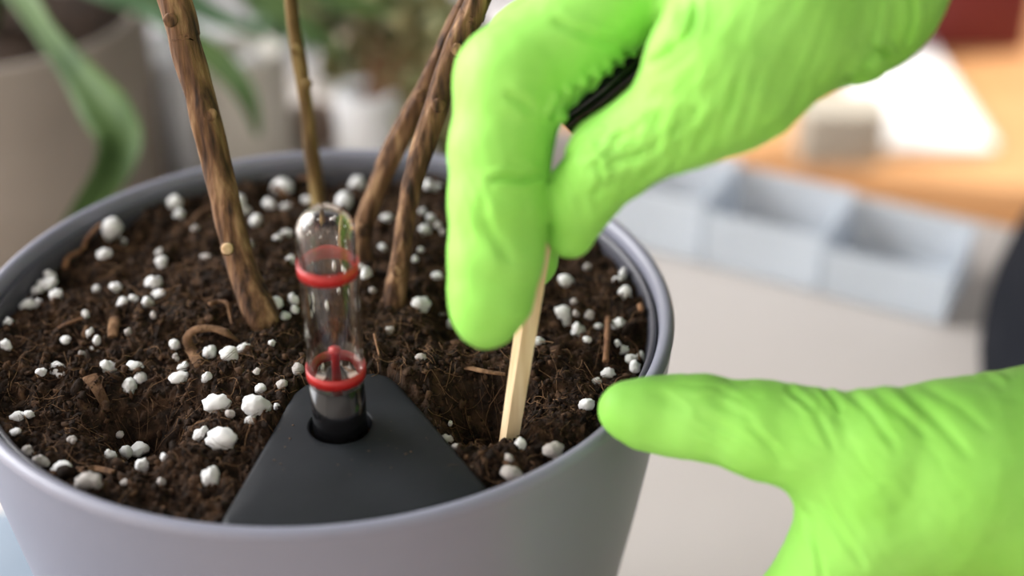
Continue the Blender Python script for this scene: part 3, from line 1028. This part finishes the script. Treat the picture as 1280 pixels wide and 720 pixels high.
def smooth_mesh(V_, q_, it):
    e = np.concatenate([q_[:, [0, 1]], q_[:, [1, 2]], q_[:, [2, 3]], q_[:, [3, 0]]])
    e = np.concatenate([e, e[:, ::-1]])
    deg = np.bincount(e[:, 0], minlength=len(V_)).astype(float)
    for i_ in range(it):
        for lam in (0.5, -0.52):
            avg = np.stack([np.bincount(e[:, 0], V_[e[:, 1], a], len(V_)) for a in range(3)], 1) / deg[:, None]
            V_ = V_ + lam * (avg - V_)
    return V_


def glove(name, spec, pinch, creases, patches, label, h=0.00062):
    f, lo, hi = hand_sdf(spec, np.asarray(pinch, np.float32))
    V_, q_ = surface_nets(f, lo, hi, h)
    V_ = smooth_mesh(V_, q_, 4)
    N_ = vert_normals(V_, q_)
    rel = V_ - CAM
    dep = rel @ FWD
    u_ = 640 + F * (rel @ RIGHT) / dep
    v_ = 360 - F * (rel @ UP) / dep
    face = np.clip(-(N_ * rel).sum(1) / np.linalg.norm(rel, axis=1) * 3 + 0.5, 0, 1)
    near = np.ones(len(V_))
    disp = np.zeros(len(V_))
    for pts, wpx, amp in creases:      # stretch creases of the thin rubber
        c = catmull([(*p, 0) for p in pts], 24)[:, :2]
        d2 = np.full(len(V_), 1e9); tt = np.zeros(len(V_))
        for i_ in range(len(c) - 1):
            a, b = c[i_], c[i_ + 1]; ab = b - a
            t = np.clip(((u_ - a[0]) * ab[0] + (v_ - a[1]) * ab[1]) / (ab @ ab + 1e-9), 0, 1)
            dd = np.hypot(u_ - a[0] - t * ab[0], v_ - a[1] - t * ab[1])
            better = dd < d2
            d2 = np.where(better, dd, d2); tt = np.where(better, (i_ + t) / (len(c) - 1), tt)
        fade = np.clip(np.minimum(tt, 1 - tt) * 5, 0, 1) ** 0.7
        disp += -amp * fade * (np.exp(-(d2 / wpx) ** 2) - 0.45 * np.exp(-((d2 - 2.0 * wpx) / (1.1 * wpx)) ** 2)) * face
    for (cu, cv, ru, rv, a, fr, amp, seed) in patches:      # crumpled areas: noise drawn out along a direction
        c_, s_ = math.cos(a), math.sin(a)
        uu = (u_ - cu) * c_ + (v_ - cv) * s_; vv = -(u_ - cu) * s_ + (v_ - cv) * c_
        msk = np.exp(-((uu / ru) ** 2 + (vv / rv) ** 2))
        wob = 6 * vnoise(np.stack([uu / 40, vv / 40, dep * 30], 1), seed + 5)
        nz = vnoise(np.stack([(uu + wob) / (fr * 4.5), (vv + wob) / fr, dep * 60], 1), seed)
        disp += amp * msk * (0.6 - 1.6 * np.abs(nz)) * face
    disp += 0.00018 * vnoise(V_ / 0.006, 71) + 0.00010 * vnoise(V_ / 0.0025, 72)
    V_ = V_ + N_ * disp[:, None]
    o = link(name, mesh_np(name, V_, q_), M['glove'])
    tag(o, label, 'hand')
    return o


upper = [
    ('palm', 0.006, [(1060, -60, .282, 116), (905, -60, .290, 92), (868, -72, .291, 80)]),
    ('palm', 0.010, [(1060, -90, .300, 112), (890, -95, .308, 84)]),
    ('palm', 0.010, [(1070, -80, .315, 100), (900, -80, .325, 78)]),
    ('thenar', 0.008, [(1050, -22, .276, 115), (962, 22, .268, 118), (905, 92, .266, 100)]),
    ('wrist', 0.010, [(1054, -25, .281, 113), (1085, -140, .292, 108), (1120, -330, .315, 120)]),
    ('web', 0.008, [(905, 0, .283, 70), (868, 2, .284, 56)]),
    ('index', 0.005, [(868, -72, .291, 80), (762, 4, .283, 66), (641, 103, .281, 72), (624, 190, .281, 62), (624, 255, .281, 61), (620, 320, .282, 58), (612, 376, .283, 51), (606, 396, .2835, 39)]),
    ('thumb', 0.004, [(905, 92, .266, 100), (856, 143, .268, 66), (766, 196, .276, 53), (727, 246, .281, 44), (713, 292, .285, 31)]),
    ('middle', 0.0015, [(890, -95, .308, 84), (665, 62, .307, 58), (638, 200, .306, 46), (660, 324, .3065, 38)]),
    ('ring', 0.0015, [(900, -80, .325, 78), (722, 20, .330, 54), (748, 105, .330, 46), (805, 170, .322, 42)]),
    ('little', 0.0015, [(940, -60, .338, 70), (770, 20, .340, 48), (790, 100, .336, 42), (850, 150, .328, 38)]),
]
upper_creases = [
    ([(612, 226), (632, 222), (655, 224), (682, 216)], 4.5, 0.0011),
    ([(632, 118), (650, 126), (668, 140)], 6, 0.0007),
    ([(690, 25), (722, 38), (752, 50), (775, 56)], 6, 0.0007),
    ([(808, 84), (840, 62), (865, 35), (872, -8)], 4.5, 0.0012),
    ([(836, 62), (846, 35), (858, 2)], 4, 0.0007),
    ([(598, 250), (612, 285), (640, 330)], 7, 0.0005),
    ([(690, 150), (700, 132), (706, 118)], 4.5, 0.0021),
    ([(706, 142), (716, 124), (722, 108)], 4.5, 0.0021),
    ([(724, 132), (734, 112), (740, 96)], 4.5, 0.0021),
    ([(742, 122), (752, 104), (757, 88)], 4.5, 0.0021),
    ([(760, 108), (768, 92), (770, 74)], 4.5, 0.0021),
    ([(778, 96), (783, 80), (784, 64)], 4.5, 0.0021),
    ([(1098, 2), (1096, 30), (1088, 62)], 3.5, 0.0008),
    ([(1138, -5), (1140, 25), (1132, 58)], 4, 0.0010),
    ([(1068, 92), (1085, 72), (1100, 62), (1112, 74)], 4, 0.0016),
    ([(1060, 100), (1085, 90), (1110, 86)], 4.5, 0.0021),
    ([(700, 205), (730, 178), (762, 168)], 4, 0.0006),
    ([(745, 196), (752, 222), (742, 252)], 4, 0.0006),
    ([(895, 170), (915, 130), (925, 90)], 5, 0.0005),
    ([(870, 190), (890, 150), (902, 110)], 5, 0.0005),
    ([(925, 165), (940, 125), (948, 85)], 5, 0.0004),
    ([(955, 170), (990, 140), (1010, 105)], 5, 0.0004),
]
upper_patches = [
    (770, 205, 45, 40, -0.7, 5.5, 0.0014, 81), (835, 160, 60, 40, -1.1, 6, 0.0011, 82), (735, 255, 26, 30, 1.2, 7, 0.0005, 83), (745, 100, 55, 16, -0.9, 6, 0.0009, 84), (900, 120, 80, 60, -1.2, 10, 0.0006, 85), (625, 240, 60, 130, 1.3, 14, 0.0003, 86), (985, 60, 100, 90, -1.2, 16, 0.0004, 87)]
hand1 = glove('gloved_hand', upper, at(690, 265, .283), upper_creases, upper_patches, 'hand in lime green rubber glove pinching the wooden stick from above')

lower = [
    ('thumb', 0.004, [(781, 513, .2965, 33), (801, 516, .2963, 42), (840, 519, .296, 48.5), (880, 522, .293, 51), (952, 537, .290, 60), (1015, 552, .288, 64), (1110, 572, .286, 86), (1190, 590, .288, 117), (1300, 598, .292, 136)]),
    ('dorsum', 0.002, [(1092, 652, .291, 88), (1180, 630, .293, 90), (1300, 610, .300, 118)]),
    ('dorsum', 0.008, [(1150, 690, .305, 80), (1230, 650, .305, 80), (1320, 610, .305, 110)]),
    ('wrist', 0.010, [(1300, 602, .298, 124), (1420, 590, .305, 112), (1560, 560, .315, 120)]),
    ('index', 0.004, [(1092, 652, .291, 87), (1004, 768, .297, 63), (915, 850, .308, 55), (850, 880, .318, 47)]),
    ('middle', 0.0015, [(1150, 690, .305, 78), (1075, 830, .310, 62), (960, 915, .322, 54), (890, 930, .333, 46)]),
    ('ring', 0.0015, [(1190, 700, .320, 70), (1120, 850, .325, 58), (1010, 940, .336, 50), (940, 950, .346, 44)]),
    ('little', 0.0015, [(1240, 690, .330, 60), (1190, 840, .338, 50), (1090, 930, .348, 44), (1030, 950, .357, 38)]),
]
lower_creases = [
    ([(983, 484), (1000, 498), (1018, 512)], 3.8, 0.00070),
    ([(1028, 484), (1042, 500), (1052, 516)], 3.8, 0.00077),
    ([(1020, 512), (1032, 540), (1044, 565)], 4.5, 0.00035),
    ([(1062, 490), (1090, 520), (1125, 568)], 5.2, 0.00042),
    ([(1088, 486), (1130, 520), (1160, 545)], 5.2, 0.00035),
    ([(1120, 482), (1170, 525), (1215, 575)], 6.0, 0.00042),
    ([(1150, 480), (1200, 510), (1240, 545)], 6.0, 0.00028),
    ([(930, 520), (960, 555), (980, 580)], 5.2, 0.00028),
    ([(1003, 632), (1018, 675), (1030, 725)], 3.8, 0.00063),
    ([(1022, 622), (1050, 665), (1082, 712)], 4.5, 0.00042),
    ([(905, 473), (925, 480), (942, 476)], 3.8, 0.00042),
    ([(1218, 470), (1238, 468), (1262, 480)], 4.5, -0.00049),
]
lower_patches = [(900, 520, 120, 45, 0.5, 14, 0.00035, 91), (1080, 540, 120, 60, 0.8, 10, 0.0003, 92), (1050, 670, 60, 60, 1.0, 10, 0.0003, 93), (860, 480, 60, 18, 0.1, 9, 0.0004, 94)]
hand2 = glove('gloved_hand', lower, at(820, 900, .31), lower_creases, lower_patches, 'hand in lime green rubber glove steadying the pot, thumb on its rim')


rod = thing('gap_filler_rod', at(740, 115, .2985), 'glossy black rod added to darken the gap between index finger and thumb of the upper gloved hand', 'gap_filler')  # black rod added to keep the gap between finger and thumb dark
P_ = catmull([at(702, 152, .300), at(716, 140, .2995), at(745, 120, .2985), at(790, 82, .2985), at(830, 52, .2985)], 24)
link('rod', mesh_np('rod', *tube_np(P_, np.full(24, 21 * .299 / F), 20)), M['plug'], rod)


# ------------------------------------------------------------------ the person standing at the table's right edge
def loft(rings_, cap=True):
    n_ = len(rings_[0])
    V_ = np.concatenate(rings_)
    idx_ = np.arange(len(V_)).reshape(len(rings_), n_); nx_ = np.roll(idx_, -1, axis=1)
    return V_, np.stack([idx_[:-1], nx_[:-1], nx_[1:], idx_[1:]], -1).reshape(-1, 4)


pc = np.array([0.3525, 0.1895])


def ell(c, z, a, b, n_=64, wob=0.0, seed=0):
    t = np.linspace(0, 2 * np.pi, n_, endpoint=False)
    k_ = 1 + wob * vnoise(np.stack([np.cos(t) * 3, np.sin(t) * 3, np.full(n_, z * 9)], 1), seed)
    e1 = np.array([0.924, -0.382]); e2 = np.array([0.382, 0.924])
    xy = c + np.outer(a * np.cos(t) * k_, e1) + np.outer(b * np.sin(t) * k_, e2)
    return np.column_stack([xy, np.full(n_, z)])


person = thing('person', (pc[0], pc[1], FZ), 'person in black shirt and black trousers standing at the right table edge', 'person')
rg = [ell(pc, 0.006, 0.095, 0.155, wob=.025, seed=3), ell(pc, 0.003, 0.104, 0.182, wob=.025, seed=3), ell(pc, 0.010, 0.110, 0.184, wob=.025, seed=3)]
for z, a, b in ((0.03, .107, .170), (0.05, .100, .150), (0.08, .100, .130), (0.13, .105, .135), (0.20, .115, .150), (0.28, .130, .165), (0.38, .138, .178), (0.48, .135, .190), (0.55, .11, .18), (0.60, .07, .10), (0.605, .02, .03)):
    rg.append(ell(pc + np.array([0.01, 0]) * z / .3, z, a, b, wob=.025, seed=3))
link('shirt', mesh_np('shirt', *loft(rg)), M['shirt'], person)
pt = pc + tdx * 0.055
rg = [ell(pc + tdx * .02, 0.035, 0.07, 0.14), ell(pt, 0.006, 0.098, 0.160), ell(pt, -0.06, 0.101, 0.162), ell(pt, -0.10, 0.098, 0.158), ell(pt, -0.105, 0.03, 0.05)]
link('trousers', mesh_np('trousers', *loft(rg)), M['trousers'], person)
for s in (-1, 1):
    c = pt + np.array([0.382, 0.924]) * 0.082 * s
    rg = [ell(c, z, a, b, 32, wob=.06, seed=5 + s) for z, a, b in ((-0.06, .092, .079), (-0.2, .084, .076), (-0.4, .068, .064), (-0.68, .058, .056), (-0.74, .058, .056))]
    link('trouser_leg', mesh_np('trouser_leg', *loft(rg)), M['trousers'], person)
    sh = np.array([-0.09, 0, 0]) + np.array([0.04, 0, 0])
    fc = c + np.array([-0.05, 0.02])
    Vf = ICO3[0] * np.array([0.125, 0.048, 0.04])
    Vf[:, 2] = np.maximum(Vf[:, 2], -0.03)
    link('shoe', mesh_np('shoe', Vf + np.array([fc[0], fc[1], FZ + 0.03]), ICO3[1]), M['shirt'], person)
for wrist, elbow, side in ((at(1142, -500, .332), np.array([0.36, 0.22, 0.36]), 1), (at(1750, 548, .324), np.array([0.36, -0.10, 0.24]), -1)):
    shd = np.array([pc[0] + 0.382 * .17 * side, pc[1] + .924 * .17 * side, 0.52])
    P = catmull([wrist, wrist * .5 + elbow * .5, elbow, elbow * .5 + shd * .5, shd], 40)
    R_ = np.interp(np.linspace(0, 1, 40), [0, .25, .5, .75, 1], [.026, .034, .042, .050, .062])
    link('sleeve', mesh_np('sleeve', *tube_np(P, R_, 24)), M['shirt'], person)


# ------------------------------------------------------------------ things behind the pot
def pot_at(name, u, v_rim, t_rim, r_px, h, label, m, parent_cat='pot', taper=0.85, soil_m=None):
    """a pot standing on the table: rim centre at the pixel, on the level z = h"""
    c = on(u, v_rim, h)
    d = depth_of(c)
    r = r_px * d / F
    tt = thing(name, (c[0], c[1], 0), label, parent_cat)
    pr = [(0, 0), (r * taper, 0), (r * taper + .002, .002), (r, h - .002), (r - .0015, h), (r - .004, h), (r - .006, h - .002), (r - .007, h * .5), (0, h * .5)]
    link('pot_wall', mesh_np('pot_wall', *lathe(pr, 72, (c[0], c[1], 0))), m, tt)
    if soil_m:
        V_, f_ = lathe([(0.0, h - .010), (r * .5, h - .009), (r - .0068, h - .012), (r - .0068, h - .02), (0, h - .02)], 48, (c[0], c[1], 0))
        V_[:, 2] += 0.002 * vnoise(V_ / 0.008, 5)
        link('pot_soil', mesh_np('pot_soil', V_, f_), soil_m, tt)
    return tt, c, r


bp_, bc, br = pot_at('planter', -20, 16, .66, 196, 0.100, 'large beige stoneware planter with black soil at the far left', M['beige_pot'], taper=0.97, soil_m=M['soil'])


def leaf(path, widths, m, parent, fold=0.35, thick=0.0006):
    P = catmull(path, 36)
    W = np.interp(np.linspace(0, 1, 36), np.linspace(0, 1, len(widths)), widths)
    T = np.gradient(P, axis=0); T /= np.linalg.norm(T, axis=1)[:, None]
    view = CAM - P; view /= np.linalg.norm(view, axis=1)[:, None]
    S_ = np.cross(T, view); S_ /= np.linalg.norm(S_, axis=1)[:, None] + 1e-9
    Nn = np.cross(S_, T)
    cols = []
    for x in (-1, -.5, 0, .5, 1):
        cols.append(P + S_ * (W * x)[:, None] + Nn * (fold * W * abs(x))[:, None])
    top = np.stack(cols, 1)
    bot = top - Nn[:, None, :] * thick
    n_, k_ = top.shape[:2]
    V_ = np.concatenate([top.reshape(-1, 3), bot.reshape(-1, 3)])
    i_ = np.arange(n_ * k_).reshape(n_, k_)
    f1 = np.stack([i_[:-1, :-1], i_[1:, :-1], i_[1:, 1:], i_[:-1, 1:]], -1).reshape(-1, 4)
    f2 = f1[:, ::-1] + n_ * k_
    sd_ = []
    for c_ in (0, k_ - 1):
        a_ = i_[:, c_]
        sd_.append(np.stack([a_[:-1], a_[1:], a_[1:] + n_ * k_, a_[:-1] + n_ * k_], -1))
    return link('leaf', mesh_np('leaf', V_, np.concatenate([f1, f2] + sd_)), m, parent)


plant = thing('strap_leaf_plant', (bc[0], bc[1], 0.09), 'strap-leaved green plant arching out of the large beige planter', 'plant')
root = np.array([bc[0], bc[1], 0.0925])
px2m = lambda w_, d: w_ * d / F / 2
# the long drooping leaf in front of the planter, then the leaves that arch to the right
leaf([root, at(-30, -60, .62), at(15, -22, .58), at(55, 38, .555), at(100, 95, .54), at(133, 140, .53), at(148, 175, .525), at(138, 215, .52), at(108, 258, .515), at(70, 300, .51)],
     [.004, .006, .006, px2m(26, .56), px2m(40, .545), px2m(62, .53), px2m(58, .525), px2m(44, .52), px2m(32, .515), .001], M['leaf'], plant, fold=.5)
leaf([root, at(40, -120, .64), at(150, -60, .63), at(225, 35, .62), at(275, 78, .615), at(308, 120, .61), at(323, 170, .61)], [.004, .005, .006, px2m(30, .62), px2m(34, .615), px2m(26, .61), .001], M['leaf'], plant)
leaf([root, at(20, -110, .66), at(120, -80, .66), at(200, -20, .65), at(255, 12, .645), at(300, 32, .64), at(330, 48, .64)], [.004, .006, .007, px2m(36, .65), px2m(30, .645), px2m(18, .64), .001], M['dark_leaf'], plant)
leaf([root, at(60, -150, .68), at(200, -110, .68), at(290, -30, .68), at(345, 8, .675), at(395, 45, .67), at(430, 70, .67)], [.004, .006, .007, px2m(40, .68), px2m(38, .675), px2m(26, .67), .001], M['leaf'], plant)
leaf([root, at(-10, -90, .64), at(60, -50, .63), at(130, -15, .62), at(180, 10, .62), at(215, 40, .615)], [.004, .006, .007, px2m(34, .62), px2m(24, .62), .001], M['dark_leaf'], plant)
leaf([root, at(80, -180, .72), at(240, -130, .72), at(350, -40, .72), at(430, 0, .715), at(500, 14, .71)], [.004, .006, .008, px2m(44, .72), px2m(34, .715), .001], M['leaf'], plant)

pot_at('flower_pot', 250, 55, .8, 82, 0.062, 'white ceramic pot blurred behind the thick stem', M['white_pot'], soil_m=None, taper=.8)
pot_at('flower_pot', 296, 62, .7, 60, 0.068, 'pale beige ceramic pot blurred between thick and thin stems', M['pink_pot'], taper=.95)
pot_at('seedling_pot', 203, 140, .7, 22, 0.020, 'small dark green pot low beside the beige planter', M['dark_pot'])
pot_at('flower_pot', 390, 135, .7, 28, 0.020, 'small brown clay pot blurred right of the thin stem', M['brown_pot'])
wp, wc, wr = pot_at('flower_pot', 459, 112, .7, 42, 0.055, 'white ceramic pot with olive foliage left of the paired stems', M['white_pot'], taper=.88, soil_m=M['soil'])
pot_at('flower_pot', 448, 34, .9, 27, 0.045, 'tan clay pot blurred behind the white pot with olive foliage', M['tan_pot'], taper=.8)


def bush(name, base, pts, n_leaf, size, m, label, cat):
    """pts: centres of the twig ends the leaves gather round"""
    t = thing(name, base, label, cat)
    for p in pts:
        P = catmull([base, base * .6 + p * .4 + np.array([0, 0, .01]), p], 10)
        link('twig', mesh_np('twig', *tube_np(P, np.linspace(.0015, .0007, 10), 6)), M['twig'], t)
    VV, FF, off = [], [], 0
    prof_ = [(0, 0), (.3, .42), (.6, .5), (.85, .3), (1, 0)]
    for i in range(n_leaf):
        p = pts[i % len(pts)]
        c = p + rng.normal(size=3) * np.array([.011, .011, .009])
        d1 = rng.normal(size=3) + np.array([0, -.3, -.2]); d1 /= np.linalg.norm(d1)
        d2 = np.cross(d1, rng.normal(size=3)); d2 /= np.linalg.norm(d2)
        d3 = np.cross(d1, d2)
        s = size * rng.uniform(.6, 1.3)
        v = []
        for a, b in prof_:
            cu = d3 * (-.25 * a * a)
            v += [c + s * (d1 * a + d2 * b * .7 + cu + d3 * .12 * b), c + s * (d1 * a + cu), c + s * (d1 * a - d2 * b * .7 + cu + d3 * .12 * b)]
        VV += v
        for j in range(4):
            o_ = off + j * 3
            FF += [(o_, o_ + 1, o_ + 4, o_ + 3), (o_ + 1, o_ + 2, o_ + 5, o_ + 4)]
        off += 15
    me_ = mesh_np('foliage', VV, FF)
    fo = link('foliage', me_, m, t)
    fo['kind'] = 'stuff'
    md = fo.modifiers.new('thickness', 'SOLIDIFY')
    md.thickness = 0.0004
    return t


base_o = np.array([wc[0], wc[1], 0.045])
bush('olive_bush', base_o, [at(470, 75, .74), at(520, 60, .74), at(555, 95, .72), at(560, 135, .70), at(530, 125, .70), at(505, 20, .76), at(560, 20, .75), at(590, 60, .73), at(475, 20, .76), at(435, 30, .77)], 260, 0.017, M['olive_leaf'], 'olive green leafy plant growing from the white pot by the paired stems', 'plant')
bush('leafy_plant', np.array([-0.06, 0.50, 0.0]), [at(330, -10, .85), at(380, 10, .86), at(420, 20, .86), at(470, -5, .86), at(510, 5, .85), at(440, -20, .86)], 130, 0.022, M['dark_leaf'], 'dark green leafy plant blurred at the back of the table', 'plant')

# pale blue cloth beside the pot
M['cloth'] = noisy('pale_blue_cotton', [(0.3, (0.20, 0.25, 0.31)), (0.7, (0.24, 0.29, 0.35))], 30, 0.9, bump=0.3, bump_scale=1500)
gx, gy = np.meshgrid(np.linspace(-.26, -.085, 50), np.linspace(-.16, .10, 60), indexing='ij')
zz = 0.0022 + 0.0016 * (1 + vnoise(np.stack([gx.ravel() / .03, gy.ravel() / .05, 0 * gx.ravel()], 1), 77)).reshape(gx.shape)
ww_ = np.stack([gx + .006 * np.sin(gy * 40), gy + .004 * np.sin(gx * 50), zz], -1).reshape(-1, 3)
ii = np.arange(3000).reshape(50, 60)
cl = link('cloth', mesh_np('cloth', ww_, np.stack([ii[:-1, :-1], ii[1:, :-1], ii[1:, 1:], ii[:-1, 1:]], -1).reshape(-1, 4)), M['cloth'])
cmod = cl.modifiers.new('thickness', 'SOLIDIFY'); cmod.thickness = 0.0015
tag(cl, 'pale blue cloth lying on the table at the left of the grey pot', 'cloth')

# clear plastic boxes in a row along the far side of the table
p0, p1 = np.array([0.095, 0.328]), np.array([0.245, 0.2495])
dirb = (p1 - p0) / np.linalg.norm(p1 - p0); nb_ = np.array([-dirb[1], dirb[0]])
ra = math.atan2(dirb[1], dirb[0])
NB = 3
blen = np.linalg.norm(p1 - p0) / NB
LBL = ('clear plastic box nearest the upper glove, first in the row on the table', 'clear plastic box in the middle of the row on the table', 'clear plastic box nearest the person, last in the row on the table')
for i in range(NB):
    c = p0 + dirb * blen * (i + .5)
    hgt = (0.030, 0.026, 0.022)[i]
    dpt = 0.05
    t = thing('plastic_box', (c[0], c[1], 0), LBL[i], 'box', 'row of clear plastic boxes')
    ww = blen - 0.002
    bm_obj('box_bottom', box_bm(c[0], c[1], .0015, ww, dpt, .002, 0, ra), M['clear_box'], t, smooth=False)
    for s in (-1, 1):
        e = c + nb_ * s * (dpt / 2)
        bm_obj('box_side', box_bm(e[0], e[1], hgt / 2 + .0026, ww, .0015, hgt, 0, ra), M['clear_box'], t, smooth=False)
        e = c + dirb * s * (ww / 2)
        bm_obj('box_end', box_bm(e[0], e[1], hgt / 2 + .0026, .0015, dpt - .003, hgt, 0, ra), M['clear_box'], t, smooth=False)

# pale chest on the floor beyond the table
M['chest'] = noisy('pale_grey_board', [(0.3, (0.34, 0.33, 0.345)), (0.7, (0.39, 0.38, 0.395))], 6, 0.7)
chest = thing('storage_chest', (-0.52, 1.45, FZ), 'pale grey storage chest on the floor behind the plants', 'chest')
bm_obj('chest_body', box_bm(-0.52, 1.45, FZ + 0.20, 1.2, 0.66, 0.40, .006), M['chest'], chest)
bm_obj('lid', box_bm(-0.52, 1.45, FZ + 0.42, 1.22, 0.68, 0.036, .006), M['chest'], chest)

# bench in the sun behind the table, with cartons on it
BZ = -0.35
q0, q1 = on(925, 196, BZ)[:2], on(1290, 238, BZ)[:2]
db = (q1 - q0) / np.linalg.norm(q1 - q0); nbk = np.array([-db[1], db[0]])
rb = math.atan2(db[1], db[0])
bl, bd = 1.15, 0.62
bc2 = q0 - db * 0.12 + db * bl / 2 + nbk * bd / 2
bench = thing('wooden_bench', (bc2[0], bc2[1], FZ), 'orange pine bench in sunlight behind the table', 'bench')
bm_obj('bench_top', box_bm(bc2[0], bc2[1], BZ - 0.03, bl, bd, 0.06, .004, rb), M['bench'], bench)
for sx in (-1, 1):
    for sy in (-1, 1):
        p = bc2 + db * sx * (bl / 2 - .06) + nbk * sy * (bd / 2 - .06)
        bm_obj('leg', box_bm(p[0], p[1], (FZ + BZ - .06) / 2, .06, .06, BZ - .06 - FZ, .003, rb), M['bench'], bench)


def carton(name, u0, u1, v0, v1, off, label, cat, m, depth=.14, lidm=None):
    """a box standing on the bench; its front face spans the given pixels"""
    a, b = on(u0, v1, BZ), on(u1, v1, BZ)
    a = a[:2]; b = b[:2]
    c = (a + b) / 2
    W_ = np.linalg.norm(b - a)
    top = on((u0 + u1) / 2, v0, BZ)
    r_ = RIGHT * (((u0 + u1) / 2 - 640) / F) + UP * ((360 - v0) / F) + FWD
    tt_ = (c[1] - CAM[1]) / r_[1]
    hz = CAM[2] + r_[2] * tt_ - BZ
    rr_ = math.atan2(b[1] - a[1], b[0] - a[0])
    nn_ = np.array([-(b - a)[1], (b - a)[0]]) / W_
    c = c + nn_ * depth / 2
    t = thing(name, (c[0], c[1], BZ), label, cat)
    bm_obj('box_body', box_bm(c[0], c[1], BZ + hz * .44 + .0005, W_, depth, hz * .88, .003, rr_), m, t)
    bm_obj('box_lid', box_bm(c[0], c[1], BZ + hz * .94 + .001, W_ * 1.02, depth * 1.02, hz * .12, .003, rr_), lidm or m, t)
    return t


carton('carton', 1000, 1104, 142, 208, 0, 'small beige carton on the orange bench', 'box', M['cardboard'], .06)
carton('paper_stack', 1095, 1240, 182, 195, 0, 'stack of white paper glaring in the sun on the orange bench', 'paper', M['white_card'], .30)
carton('crate', 1140, 1282, -60, 66, 0, 'dark red crate at the back of the orange bench', 'crate', M['red_plastic'], .12)
